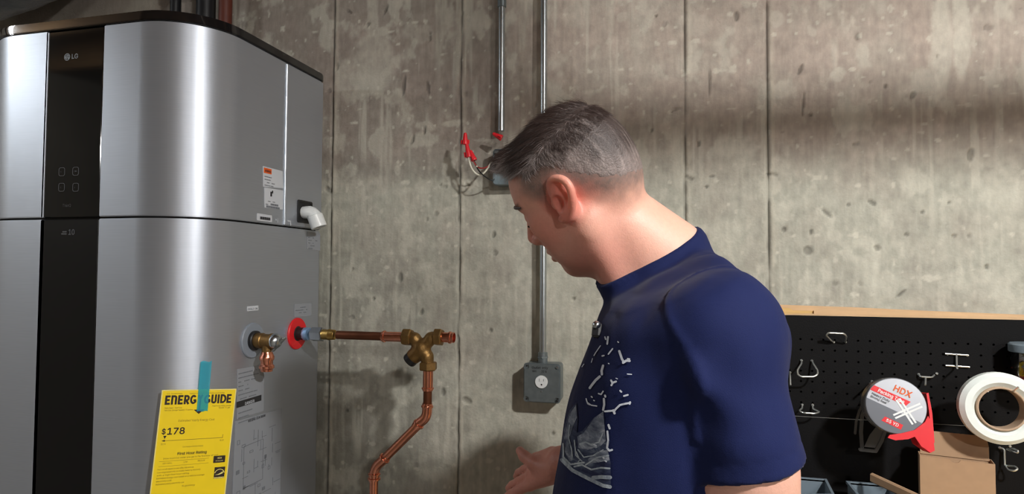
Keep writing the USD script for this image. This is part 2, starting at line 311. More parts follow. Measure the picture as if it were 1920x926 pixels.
    # joint between form panels: a thin fin of grout on one side of a crack
    for s, wav in ((-1.019, .8), (-.605, 1.6), (.024, .9), (.230, .35)):
        off = wav*(.006*(fb(x*0, z, 1, 7, 3, 50)-.5)+.003*(fb(x*0, z, 1, 40, 2, 51)-.5))
        d = x-s-off
        g = np.exp(-(d/.0030)**2); brk = .35+.65*ss(.33, .5, fb(x*0, z, 1, 9, 3, 52+int(s*10)))
        fin = np.exp(-((d-.010)/.006)**2)
        h = h-.006*g*brk+.0022*fin*brk
        c = c*(1-.60*g*brk)[..., None]; c = c+(np.array(lin(196, 188, 170))-c)*(.30*fin*brk)[..., None]
    return h, np.clip(c, .01, .8)
wall = thing('wall_back', kind='structure', label='bare poured concrete basement wall with upright form joints and pale mineral streaks')
zs = np.r_[np.arange(0, .72, .06), np.arange(.72, 2.34, .0036), np.arange(2.36, CEIL+.03, .06)]
for a, b in zip(SEAMS, SEAMS[1:]):
    fine = a >= -1.45 and b <= .87
    xs = np.linspace(a, b, max(int((b-a)/(.0036 if fine else .05)), 3))
    zz = zs if fine else np.arange(0, CEIL+.03, .06)
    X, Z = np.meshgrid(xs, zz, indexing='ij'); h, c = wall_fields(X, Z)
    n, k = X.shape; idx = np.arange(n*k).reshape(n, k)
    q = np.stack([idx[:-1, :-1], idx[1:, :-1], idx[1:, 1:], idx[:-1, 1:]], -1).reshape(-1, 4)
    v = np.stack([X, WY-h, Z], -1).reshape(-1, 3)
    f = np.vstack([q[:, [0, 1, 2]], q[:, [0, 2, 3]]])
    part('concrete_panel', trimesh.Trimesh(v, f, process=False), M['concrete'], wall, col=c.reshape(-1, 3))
part('floor', cbox(((RX0+RX1)/2, (RY0+WY)/2, -.05), (RX1-RX0+.4, WY-RY0+.4, .1)), M['floor'], kind='structure', label='grey concrete basement floor')
part('wall_left', cbox((RX0-.1, (RY0+WY)/2, CEIL/2), (.2, WY-RY0+.3, CEIL)), M['sidewall'], kind='structure', label='plain concrete wall left of the water heater')
part('wall_right', cbox((RX1+.1, (RY0+WY)/2, CEIL/2), (.2, WY-RY0+.3, CEIL)), M['sidewall'], kind='structure', label='plain concrete wall right of the pegboard')
part('wall_front', cbox(((RX0+RX1)/2, RY0-.1, CEIL/2), (RX1-RX0, .2, CEIL)), M['sidewall'], kind='structure', label='plain concrete wall behind the viewer')
ceil = thing('ceiling', kind='structure', label='unfinished ceiling of boards on joists')
part('subfloor_board', cbox(((RX0+RX1)/2, (RY0+WY)/2, CEIL+.035), (RX1-RX0+.4, WY-RY0+.4, .03)), M['ceil'], ceil)
for y in np.arange(RY0+.2, WY-.1, .406):
    part('joist', cbox(((RX0+RX1)/2, y, CEIL-.09), (RX1-RX0, .04, .22), .003), M['joist'], ceil)
# ------------------------------------------------------------------ lamps
def ceiling_lamp(L, label):
    c, r = L['c'], L['r']; t = thing('ceiling_lamp', label, 'lamp', base=c)
    part('drum', lathe([(0, 0), (0, r+.010), (-.040, r+.012), (-.052, r+.010), (-.050, r+.004), (-.030, r), (-.030, 0)], c+V(0, 0, .055), ez_, 48), M['lamp_white'], t)
    em = emit('glowing_diffuser_%d' % used['/World/ceiling_lamp'], L['warm'], L['power']/(2*math.pi*r*r*math.pi))
    part('diffuser', lathe([(-.7*r*math.cos(q), r*.97*math.sin(q)) for q in np.linspace(0, math.pi/2, 14)]+[(.006, r*.97), (.006, 0)], c+V(0, 0, .006), ez_, 48), em, t, smooth=60)
ez_ = V(0, 0, 1)
ceiling_lamp(LIGHT_A, 'round white ceiling lamp right of and behind the viewer')
ceiling_lamp(LIGHT_B, 'round white ceiling lamp in front of and left of the water heater')
ceiling_lamp(FILL_C, 'added fill lamp, round and white, on the ceiling far behind the viewer')  # unseen lamp, added as fill to soften the shadows
part('added_shade_pipe', [tube([V(.48, .60, 2.64), V(.48, .60, 2.36), V(.50, .60, 2.25), V(.56, .60, 2.213), V(.66, .60, 2.204), V(1.6, .60, 2.201), V(RX1, .60, 2.198)], .028, 28)], M['lamp_white'], label='added unseen white pipe under the joists, shading a band of the back wall', cat='pipe')  # unseen pipe, added to throw the soft dark band across the upper wall
# ------------------------------------------------------------------ water heater
HX0, HX1, HY0, HY1, HR = -1.657, -0.999, 1.150, 1.668, .150
ZT, ZS, ZB = ZC+.548, ZC+.1135, .12
def shell_outline(grow=0., n=18):
    """rounded plan of the cabinet: big front corners, small rear ones"""
    pts = []
    for cx, cy, r, a0 in ((HX1-HR, HY0+HR, HR, -90), (HX1-.02, HY1-.02, .02, 0), (HX0+.02, HY1-.02, .02, 90), (HX0+HR, HY0+HR, HR, 180)):
        for a in np.radians(np.linspace(a0, a0+90, n if r > .1 else 5)):
            pts.append((cx+(r+grow)*math.cos(a), cy+(r+grow)*math.sin(a)))
    return Polygon(pts)
def zext(poly, z0, z1, b=.0):
    """upright extrusion of a plan outline with a small rounded edge at both ends"""
    if not b: return extrude(poly, z1-z0, (0, 0, z0), (1, 0, 0), (0, 1, 0))
    out = []
    ms = [extrude(poly, z1-z0-2*b, (0, 0, z0+b), (1, 0, 0), (0, 1, 0))]
    for k in range(3):
        ms.append(extrude(poly.buffer(-b*(1-math.cos(math.radians(30*(k+1)))), join_style='mitre'), z1-z0-2*b+2*b*math.sin(math.radians(30*(k+1))), (0, 0, z0+b-b*math.sin(math.radians(30*(k+1)))), (1, 0, 0), (0, 1, 0)))
    return cat_(ms)
heater = thing('water_heater', 'tall silver heat pump water heater cabinet with black front strip and black lid', 'water heater', base=((HX0+HX1)/2, (HY0+HY1)/2, 0))
PX0, PX1 = -1.409, -1.247
plan = shell_outline(); slot = sbox(PX0-.0015, HY0-.05, PX1+.0015, HY0+.03)
core = plan.buffer(-.012)
part('inner_core', zext(core, ZB, ZT-.002), M['dark_gap'], heater, smooth=30)
ringed = plan.difference(plan.buffer(-.010)).difference(slot)
def shell(z0, z1):
    b = .003; ms = [zext(ringed, z0+b, z1-b)]
    for k in (0, 1, 2):
        s, c = math.sin(math.radians(25+30*k)), math.cos(math.radians(25+30*k))
        ms.append(zext(plan.buffer(-b*(1-c)).difference(plan.buffer(-.010)).difference(slot), z0+b-b*s, z1-b+b*s))
    return cat_(ms)
part('upper_shell', shell(ZS+.0018, ZT), M['steel'], heater, smooth=30)
part('lower_shell', shell(ZB, ZS-.0022), M['steel'], heater, smooth=30)
lid = [zext(shell_outline(.0035-.006*(1-math.cos(a))), ZT+.0005+.003*(1-math.sin(a)), ZT+.016+.008*math.sin(a)) for a in np.radians([0, 25, 50, 75, 90])]
part('lid', lid, M['gloss_black'], heater, smooth=40)
part('base_plinth', zext(plan.buffer(-.02), .0, ZB+.01), M['black_plastic'], heater)
FY = HY0+.002
up_glass = part('glass_strip', cbox(((PX0+PX1)/2+.001, FY+.004, (ZT+ZS)/2), (PX1-PX0-.006, .008, ZT-ZS-.004), .0015), M['glass_black'], heater, label='upper glossy black strip with touch buttons')
lo_glass = part('glass_strip', cbox(((PX0+PX1)/2+.001, FY+.004, (ZB+ZS)/2), (PX1-PX0-.006, .008, ZS-ZB-.006), .0015), M['satin_black'], heater, label='lower black strip')
part('strip_edge', cbox((PX0+.0015, FY+.002, (ZT+ZS)/2), (.003, .006, ZT-ZS-.004), .001), M['steel'], heater)
ex, ez = V(1, 0, 0), V(0, 0, 1)
def fp(px, py): return at(px, py, Y=FY-.0002)
for qx, qy in ((116, 322), (142, 321), (115.5, 351), (142, 351)):
    o = fp(qx, qy); g = rrect(.0175, .0195, .005)
    part('touch_button', cat_([extrude(g.difference(g.buffer(-.0011)), .0004, o, ex, ez), text('ON' if qx > 130 and qy < 330 else '::', .003, o-ex*.0035-ez*.0015, ex, ez)]), M['mark_grey'], up_glass, smooth=False)
o = fp(117, 388); part('printed_name', text('ThinQ', .0065, o, ex, ez, width=.024), M['mark_dim'], up_glass, smooth=False)
o = fp(126, 107); R_ = .0085
disc = Point(0, 0).buffer(R_); eye = Point(-.003, .003).buffer(.0011)
gl = unary_union([LineString([(0, .0045), (0, -.004), (.003, -.004)]).buffer(.0008, cap_style='flat'), LineString([(R_*.72*math.cos(a), R_*.72*math.sin(a)) for a in np.linspace(.0, 5.2, 30)]+[]).buffer(.0006), LineString([(.002, 0), (R_*.72, 0)]).buffer(.0006)])
part('brand_mark', cat_([extrude(disc.difference(eye).difference(gl), .0004, o, ex, ez), text('LG', .0105, o+ex*.0125-ez*.005, ex, ez, bold=True)]), M['mark_grey'], up_glass, smooth=False)
o = fp(127.5, 440); part('warranty_mark', cat_([text('10', .012, o, ex, ez, bold=True, width=.017)]+[extrude(sbox(-.019+.003*k, .0005+.0048*k, -.004, .0035+.0048*k), .0004, o, ex, ez) for k in (0, 1)]), M['mark_grey'], lo_glass, smooth=False)
# side face (x = HX1, looking along +x; y runs to the right)
sy, SX = V(0, 1, 0), V(1, 0, 0)
def sp(px, py, off=.0): return at(px, py, X=HX1+off)
part('service_cover', cat_([cbox((HX1+.0005, (1.4785+HY1-.012)/2, (ZT+ZS)/2), (.004, HY1-.012-1.4785, ZT-ZS-.008), .0008)]), M['steel'], heater)
part('cover_flange', cbox((HX1+.0015, 1.4765, (ZT+ZS)/2), (.0032, .0026, ZT-ZS-.008), .0006), M['zinc'], heater)
def label_quad(p0, p1, p2, p3, th=.0006):
    """a thin film on the side face between four picked corners"""
    P = [p0, p1, p2, p3]; poly = Polygon([(p[1], p[2]) for p in P])
    return extrude(poly.buffer(-.0015).buffer(.0015), th, (HX1+.0002, 0, 0), sy, ez)
def bars(o, w, rows, h, gap, seed, off=.001, dens=.85, d=.0004):
    r = np.random.default_rng(seed); ms = []
    for k in range(rows):
        y = 0
        end = w*(1 if k < rows-1 else r.uniform(.4, .9))
        while y < end:
            L = min(r.uniform(.004, .014), end-y)
            if r.random() < dens and L > .001: ms.append(extrude(sbox(y, -k*(h+gap), y+L, -k*(h+gap)+h), d, o, sy, ez))
            y += L+r.uniform(.0008, .002)
    return cat_(ms)
off = .0032
w1 = part('warning_label', label_quad(*[sp(*q) for q in ((492.5, 311), (529.5, 321), (530.5, 353), (493, 350))]), M['white_label'], heater, label='white warning label with an orange header')
o = sp(495, 324, .001); wd = 1.455-o[1]
part('label_header', extrude(sbox(0, .0005, .031, .0135), .0004, sp(494.7, 324, .001), sy, ez), M['orange'], w1, smooth=False)
part('label_text', cat_([text('WARNING', .006, sp(497, 322, .0014), sy, ez, width=.024)]), M['ink'], w1, smooth=False)
part('fine_print', cat_([bars(sp(496, 331+5.4*k, .001), .055, 1, .0018, .001, k+2) for k in range(4)]), M['ink_grey'], w1, smooth=False)
w2 = part('rating_label', label_quad(*[sp(*q) for q in ((495, 351), (530.5, 357), (530, 393), (495.5, 389))]), M['white_label'], heater, label='white rating label with bar codes')
part('label_symbol', cat_([extrude(sbox(0, 0, .006, .012), .0004, sp(507, 368, .001), sy, ez), extrude(rrect(.0045, .007, .001), .0004, sp(511, 360, .001), sy, ez)]), M['ink'], w2, smooth=False)
part('bar_code', cat_([extrude(sbox(.0019*k, 0, .0019*k+(.0013 if k % 3 else .0008), .005), .0004, sp(*q, .001), sy, ez) for q in ((507.5, 385), (499, 388.5)) for k in range(17 if q[0] > 500 else 30)]), M['ink_grey'], w2, smooth=False)
for q_ in ((377, .045, 4), (383, .012, 5)): part('fine_print', bars(sp(498, q_[0], .001), q_[1], 1, .0018, .002, q_[2]), M['ink_grey'], w2, smooth=False)
w3 = part('serial_label', label_quad(*[sp(*q) for q in ((481.5, 399.5), (509.5, 404), (509.5, 416.5), (481.5, 413))]), M['white_label'], heater)
part('bar_code', cat_([extrude(sbox(.0019*k, 0, .0019*k+(.0013 if k % 4 else .0007), .007), .0004, sp(487.5, 411, .001), sy, ez) for k in range(22)]), M['ink'], w3, smooth=False)
part('arrow_mark', cat_([extrude(Point(0, 0).buffer(.0022), .0004, sp(517.5, 412, .001), sy, ez), extrude(sbox(-.001, -.006, .001, .005), .0004, sp(520.5, 413, .001), sy, ez)]), M['white_label'], heater, smooth=False)
part('arrow_mark', extrude(LineString([(0, 0), (.012, .0), (.013, -.010)]).buffer(.0018), .0004, sp(539.5, 414, off), sy, ez), M['white_label'], heater, smooth=False)
w4 = part('silver_label', label_quad(*[sp(*q) for q in ((575.5, 434), (600, 438), (600, 470), (575.5, 467))]), M['grey_label'], heater)
part('fine_print', cat_([bars(sp(578, 446+5*k, .001), .055, 1, .0022, .001, 30+k) for k in range(5)]), M['ink_grey'], w4, smooth=False)
w5 = part('port_label', label_quad(*[sp(*q) for q in ((463, 574.5), (484, 572.5), (484, 581.5), (463, 583.5))]), M['white_label'], heater, label='tiny white port label')
part('label_text', text('COLD IN', .0045, sp(464.5, 581.5, .001), sy, ez, width=.036), M['ink_grey'], w5, smooth=False)
w6 = part('silver_label', label_quad(*[sp(*q) for q in ((551.5, 570), (583.5, 568), (583, 592), (551.5, 594.5))]), M['grey_label'], heater)
part('fine_print', cat_([bars(sp(554, 578+5*k, .001), .065, 1, .0022, .001, 40+k) for k in range(3)]), M['ink_grey'], w6, smooth=False)
w7 = part('instruction_label', label_quad(*[sp(*q) for q in ((444.5, 692), (495, 683), (494, 770), (443.5, 786))]), M['grey_label'], heater, label='silver instruction label with a black band')
o = sp(443.5, 764, .001); part('label_band', extrude(Polygon([(0, 0), (.092, .0), (.092, .014), (0, .014)]), .0004, sp(443.5, 765, .001), sy, ez), M['ink'], w7, smooth=False)
part('label_text', text('DANGER', .007, sp(459, 759.5, .0014), sy, ez, width=.035), M['white_label'], w7, smooth=False)
part('fine_print', cat_([bars(sp(447, 702+8*k, .001), .086, 1, .0024, .001, 50+k) for k in range(7)]+[bars(sp(447, 776+9*k, .001), .086, 1, .0024, .001, 70+k) for k in range(3)]), M['ink_grey'], w7, smooth=False)
w8 = part('wiring_diagram', label_quad(*[sp(*q) for q in ((441, 790), (528, 766), (523, 1010), (430, 1050))]), M['grey_label'], heater, label='large silver wiring diagram label')
part('label_text', text('WIRING DIAGRAM', .006, sp(465, 792, .001), sy, ez, width=.066), M['ink'], w8, smooth=False)
r_d = np.random.default_rng(3); dg = []
for k in range(46):
    yy, zz = r_d.uniform(.012, .165), -r_d.uniform(.03, .30); L = r_d.uniform(.006, .035)
    dg.append(extrude(sbox(yy, zz, yy+(L if k % 2 else .0012), zz+(.0012 if k % 2 else L)), .0004, sp(441, 795, .001), sy, ez))
for k in range(26):
    yy, zz = r_d.uniform(.012, .16), -r_d.uniform(.03, .28); g = rrect(r_d.uniform(.006, .014), r_d.uniform(.004, .012), .001, yy, zz)
    dg.append(extrude(g if k % 3 == 0 else g.difference(g.buffer(-.0012)), .0004, sp(441, 795, .001), sy, ez))
g = rrect(.075, .10, .002, .07, -.11); dg.append(extrude(g.difference(g.buffer(-.0014)), .0004, sp(441, 795, .001), sy, ez))
part('circuit_lines', dg, M['ink_grey'], w8, smooth=False)
# ports
G0, R0 = V(HX1, 1.357, ZC-.1725), V(HX1, 1.545, ZC-.1735)
for o, m, nm in ((G0, 'grey_ring', 'port_ring'), (R0, 'red_ring', 'port_ring')):
    part(nm, lathe([(-.001, .020), (-.001, .0425), (.003, .0425), (.005, .041), (.005, .020), (-.001, .020)], o, SX, 48), M[m], heater, label='grey ring round the cold port' if m == 'grey_ring' else 'red ring round the hot port')
part('port_sleeve', lathe([(0, 0), (0, .0235), (.012, .0235), (.014, .021), (.014, 0)], G0, SX), M['black_plastic'], heater)
part('port_sleeve', lathe([(0, 0), (0, .0205), (.004, .0205), (.006, .0165), (.034, .0165), (.036, .015), (.036, 0)], R0, SX), M['black_plastic'], heater)
# drain elbow
D0 = sp(566, 398, .002)
part('drain_socket', extrude(rrect(.072, .062, .006).difference(rrect(.062, .052, .005)), .004, D0+ V(-.001, .012, .002), sy, ez), M['black_plastic'], heater)
part('socket_floor', extrude(rrect(.066, .056, .005), .001, D0+V(.0005, .012, .002), sy, ez), M['dark_gap'], heater)
elb = thing('drain_elbow', 'white plastic drain elbow sticking out of the cabinet side', 'pipe fitting', base=D0)
pa = D0+V(.0025, .004, .0); pb = pa+V(.020, .0, 0)
part('elbow', [tube([pa, pa+V(.014, 0, 0), pb, pb+V(.006, .001, -.002), pb+V(.0135, .003, -.009), pb+V(.017, .004, -.016), pb+V(.022, .006, -.030)], [.0165, .0175, .0175, .0175, .0175, .0175, .0165], 24)], M['white_plastic'], elb, smooth=50)
e0 = pb+V(.013, .003, -.008); ed = V(.008, .0025, -.022); ed /= np.linalg.norm(ed)
part('socket_end', [pipe(e0, e0+ed*.036, .0215, .0165), ], M['white_plastic'], elb)
# relief valve on the cold port
rv = thing('relief_valve', 'brass relief valve with silver lever and copper stub under the grey ring', 'valve', base=G0+V(.02, 0, 0))
part('valve_body', [lathe([(.010, 0), (.010, .0175), (.016, .0185), (.030, .0185), (.032, .0165), (.050, .0165), (.053, .0185), (.058, .0185), (.060, .014), (.060, 0)], G0, SX), cyl(G0+V(.042, 0, 0), G0+V(.042, 0, -.030), .0125)], M['bronze'], rv)
part('valve_cap', lathe([(.058, 0), (.058, .0175), (.062, .019), (.068, .018), (.074, .014), (.078, .008), (.079, 0)], G0, SX), M['zinc'], rv, smooth=60)
lv = G0+V(.083, .002, .004); part('valve_lever', [obox(lv+V(-.010, 0, -.012), frame(V(.5, .1, .55))[2], sy, np.cross(frame(V(.5, .1, .55))[2], sy), (.046, .011, .0035), .001), obox(lv+V(-.001, .001, .0), frame(V(.5, .1, .55))[2], sy, np.cross(frame(V(.5, .1, .55))[2], sy), (.012, .016, .005), .001), cyl(G0+V(.074, -.008, .002), G0+V(.074, .008, .002), .003, 10)], M['zinc'], rv)
def press(a, b, r, flip=False, beads=(1,)):
    """a copper press coupling: tube with raised beads near its ends"""
    a, b = np.array(a, float), np.array(b, float); L = np.linalg.norm(b-a); p = [(0, 0), (0, r-.0008), (.001, r)]
    w = .0045
    if 0 in beads: p += [(.004, r), (.0048, r+.0022), (.0078, r+.0022), (.0088, r)]
    if 1 in beads: p += [(L-.0098, r), (L-.0088, r+.0026), (L-.0052, r+.0026), (L-.0042, r), ]
    p += [(L-.001, r+.0003), (L, r-.0008), (L, 0)]
    return lathe(p, a, b-a)
c0 = G0+V(.042, 0, -.026)
part('copper_stub', [lathe([(0, 0), (0, .0125), (.004, .0135), (.012, .0175), (.018, .0172), (.022, .0145), (.030, .0142), (.034, .0178), (.039, .0178), (.042, .014), (.047, .0135), (.047, .0125), (.012, .0120), (.012, 0)], c0, V(0, 0, -1))], M['copper'], rv)
# ------------------------------------------------------------------ energy guide hanging on the rounded corner
th = math.radians(-40); nrm = V(math.cos(th), math.sin(th), 0); tx = V(-math.sin(th), math.cos(th), 0)
cc = V(HX1-HR, HY0+HR, 0)+nrm*HR
LO = cc+nrm*.004
def onlabel(px, py, off=0.):
    d = ray(px, py); t = ((LO+nrm*off-CAM)@nrm)/(d@nrm); return CAM+d*t
A_, B_, C_ = onlabel(303.5, 731), onlabel(443.5, 728.5), onlabel(285, 926)
lx = (B_-A_)/np.linalg.norm(B_-A_); ly = np.cross(nrm, lx); LW = np.linalg.norm(B_-A_); LH = .265
eg = thing('energy_guide', 'bright yellow energy cost notice taped to rounded corner of water heater', 'paper label', base=A_-ly*LH)
def lp(u, v, off=.0): return A_+lx*u-ly*v+nrm*off
part('paper', extrude(sbox(0, -LH, LW, 0), .0006, A_, lx, ly), M['yellow'], eg, smooth=False)
part('border', extrude(sbox(0, -LH, LW, 0).difference(sbox(.0022, -LH, LW-.0022, -.0022)), .0003, A_+nrm*.0007, lx, ly), M['yellow_edge'], eg, smooth=False)
Z1 = .0007
# heavy rounded capitals of the title
st = .0034; hh = .0165
def Ln(*p): return LineString(p).buffer(st/2, cap_style='flat', join_style='mitre')
def arc(cx, cy, rx, ry, a0, a1): return LineString([(cx+rx*math.cos(t), cy+ry*math.sin(t)) for t in np.radians(np.linspace(a0, a1, 24))]).buffer(st/2, cap_style='flat')
q = st/2
GLY = {'E': lambda: (unary_union([Ln((q, 0), (q, hh)), Ln((0, q), (.0085, q)), Ln((0, hh/2), (.0075, hh/2)), Ln((0, hh-q), (.0085, hh-q))]), .0085),
 'N': lambda: (unary_union([Ln((q, 0), (q, hh)), Ln((.0098-q, 0), (.0098-q, hh-.004)), Ln((0, hh-q), (.006, hh-q)), arc(.0056, hh-.0045, .0098-q-.0056, .0045-q, -10, 95)]), .0098),
 'R': lambda: (unary_union([Ln((q, 0), (q, hh)), Ln((0, hh-q), (.005, hh-q)), Ln((0, .0072), (.005, .0072)), arc(.0048, (hh-q+.0072)/2, .0030, (hh-q-.0072)/2, -92, 92), Ln((.0042, .007), (.0082, 0))]), .0088),
 'G': lambda: (unary_union([arc(.0058, hh/2, .0058-q, hh/2-q, 40, 335), Ln((.0060, .0068), (.0108, .0068)), Ln((.0095, .007), (.0095, .0025))]), .0112),
 'Y': lambda: (unary_union([Ln((q, hh), (.0048, .0085)), Ln((.0096-q, hh), (.0048, .0085)), Ln((.0048, .0095), (.0048, -.012)), Polygon([(-.0045, -.0105), (.0141, -.0105), (.0048, -.0185)])]), .0098),
 'U': lambda: (unary_union([Ln((q, hh), (q, .004)), Ln((.0095-q, hh), (.0095-q, .004)), arc(.00475, .0046, .00475-q, .0046-q, 180, 360)]), .0095),
 'I': lambda: (Ln((q, 0), (q, hh)), .0034),
 'D': lambda: (unary_union([Ln((q, 0), (q, hh)), Ln((0, q), (.0042, q)), Ln((0, hh-q), (.0042, hh-q)), arc(.0040, hh/2, .0052, hh/2-q, -92, 92)]), .0098)}
x = 0; gs = []
for ch in 'ENERGYGUIDE':
    g, w = GLY[ch](); gs.append(affinity.translate(g, x, 0)); x += w+.0017
sc = (LW*.885)/(x-.0017)
title = affinity.scale(unary_union(gs), sc, sc*1.03, origin=(0, 0))
part('title', extrude(title, .0004, lp(LW*.055, .0315, Z1), lx, ly), M['label_ink'], eg, smooth=False)
def lt(s, h, u, v, w, bold=False, m='label_ink', nm='printed_line'): return text(s, h, lp(u, v, Z1), lx, ly, .0003, w, bold)
soft = [lt('U.S. Government', .0026, .010, .0095, .030), lt('Federal law prohibits removal of this label before consumer purchase.', .0022, .055, .0095, .072),
        lt('Water Heater - Heat Pump', .0030, .009, .0400, .034), lt('Tank Size (Storage Capacity): 72 gallons', .0030, .009, .0450, .056), lt('Heat Pump Water Heater', .0030, LW-.048, .0385, .040), lt('Model 72 gal', .0030, LW-.034, .0430, .024)]
mid = [lt('Estimated Yearly Energy Cost', .0046, LW*.255, .0690, LW*.48)]
part('fine_print', soft, M['label_ink_soft'], eg, smooth=False)
part('heading', mid, M['label_ink_soft'], eg, smooth=False)
part('price', [lt('$', .0105, .0085, .0935, .0075, True), lt('178', .0135, .0178, .0950, .034, True)], M['label_ink'], eg, smooth=False)
sv = .1080
part('cost_scale', [extrude(Polygon([(.0130, -.0975), (.0192, -.0975), (.0161, -.1040)]), .0003, A_+nrm*Z1, lx, ly), extrude(Polygon([(.0105, -sv), (.0170, -sv+.0022), (.0170, -sv-.0018)]), .0003, A_+nrm*Z1, lx, ly)], M['label_ink'], eg, smooth=False)
part('scale_line', [extrude(sbox(.0150, -sv-.0005, LW-.0185, -sv+.0005), .0003, A_+nrm*Z1, lx, ly), extrude(sbox(LW-.0192, -sv-.0005, LW-.0182, -sv+.007), .0003, A_+nrm*Z1, lx, ly), lt('$172', .0034, .010, sv+.0085, .009), lt('$189', .0034, LW-.024, sv+.0075, .008), lt('Cost Range of Similar Models', .0026, LW*.35, sv+.0165, LW*.27)], M['label_ink_soft'], eg, smooth=False)
part('heading', lt('First Hour Rating', .0056, LW*.29, .1400, LW*.385, True), M['label_ink'], eg, smooth=False)
part('fine_print', [lt('(How much hot water you get in the first hour of use)', .0036, LW*.115, .1475, LW*.72), lt('VERY SMALL', .0032, LW*.115, .1575, LW*.125), lt('LOW', .0032, LW*.385, .1575, LW*.05), lt('MEDIUM', .0032, LW*.57, .1570, LW*.095)]
     + [extrude(sbox(LW*.07+LW*.0*k, -v-.0003, LW*.72, -v+.0003), .0002, A_+nrm*Z1, lx, ly) for k, v in enumerate((.1515, .1620))]
     + [lt(s, .0032, LW*.06, .1695+.0062*k, LW*w) for k, (s, w) in enumerate((('Your cost will depend on your utility rates and use.', .47), ('Cost range based only on models fueled by electricity', .56), ('with a high first hour rating.', .42), ('Estimated energy cost based on a national average', .62), ('electricity cost.', .2), ('Estimated yearly electricity use', .36)))] + [lt('ftc.gov/energy', .0036, LW*.40, .2085, LW*.17)], M['label_ink_soft'], eg, smooth=False)
b0 = part('rating_box', extrude(rrect(.0245, .0150, .001, LW*.785+.012, -.1555), .0003, A_+nrm*Z1, lx, ly), M['label_ink'], eg, smooth=False)
part('printed_line', [text('HIGH', .0034, lp(LW*.785+.0075, .1545, Z1+.0004), lx, ly, .0003, .009, True), text('80 GALLONS', .0024, lp(LW*.785+.0045, .1600, Z1+.0004), lx, ly, .0003, .015)], M['yellow_edge'], b0, smooth=False)
ox, oy, sq = LW*.985-.026, .1980, .0220
part('star_box', extrude(sbox(ox, -oy, ox+sq, -oy+.0250).union(sbox(ox, -oy, ox+sq, -oy)), .0003, A_+nrm*Z1, lx, ly), M['label_ink'], eg, smooth=False)
arc1 = LineString([(ox+.011+.0098*math.cos(t), -oy+.0105+.0098*math.sin(t)) for t in np.radians(np.linspace(10, 165, 20))]).buffer(.0007)
sw = Polygon([(ox+.002, -oy+.0085), (ox+.009, -oy+.0100), (ox+.016, -oy+.0140), (ox+.0195, -oy+.0155), (ox+.0175, -oy+.0105), (ox+.010, -oy+.0080)])
part('star_mark', [extrude(arc1, .0003, A_+nrm*(Z1+.0004), lx, ly), extrude(sw, .0003, A_+nrm*(Z1+.0004), lx, ly), extrude(sbox(ox+.0005, -oy+.0004, ox+sq-.0005, -oy+.0035), .0003, A_+nrm*(Z1+.0004), lx, ly)], M['yellow_edge'], eg, smooth=False)
part('star_text', text('ENERGY STAR', .0022, lp(ox+.0015, oy-.0011, Z1+.0007), lx, ly, .0002, .019), M['label_ink'], eg, smooth=False)
# blue painter's tape holding it
T0, T1 = onlabel(387, 677, .0012), onlabel(379, 771, .0012)
tdir = (T0-T1)/np.linalg.norm(T0-T1); tw = .0225; tpx = np.cross(tdir, nrm)
tp = []
for k in np.linspace(0, 1, 15):
    c = T1+(T0-T1)*k
    tp.append((c-tpx*tw/2, c+tpx*tw/2))
ragged = Polygon([(-tw/2, 0), (-tw/4, .0012), (0, -.001), (tw/3, .001), (tw/2, -.0005), (tw/2, np.linalg.norm(T0-T1)+.001), (tw/4, np.linalg.norm(T0-T1)-.002), (-tw/4, np.linalg.norm(T0-T1)+.001), (-tw/2, np.linalg.norm(T0-T1)-.001)])
part('painters_tape', extrude(ragged, .0003, T1, tpx, tdir), M['tape_blue'], label='torn strip of blue painter tape holding up the yellow notice', cat='tape', smooth=False)
# ------------------------------------------------------------------ modelling by distance fields (for the person)
def smin(a, b, k): h = np.clip(.5+.5*(b-a)/k, 0, 1); return b+(a-b)*h-k*h*(1-h)
def smax(a, b, k): return -smin(-a, -b, k)
def sd_cone(p, a, b, r0, r1):
    a, b = np.asarray(a, float), np.asarray(b, float); ba = b-a; L = ba@ba; q = p-a; w = q@ba; t = np.clip(w/L, 0, 1)
    return np.sqrt(np.maximum(np.einsum('ij,ij->i', q, q)-t*(2*w-t*L), 0))-(r0+(r1-r0)*t)
def sd_ell(p, c, r, R=None):
    q = p-np.asarray(c, float)
    if R is not None: q = q@np.asarray(R).T
    r = np.asarray(r, float); q2 = q*q; k0 = np.sqrt(q2@(1/r**2)); k1 = np.sqrt(q2@(1/r**4))
    return k0*(k0-1)/np.maximum(k1, 1e-9)
def sd_chain(p, pts, rs, k=.01):
    d = None
    for i in range(len(pts)-1):
        e = sd_cone(p, pts[i], pts[i+1], rs[i], rs[i+1]); d = e if d is None else smin(d, e, k)
    return d
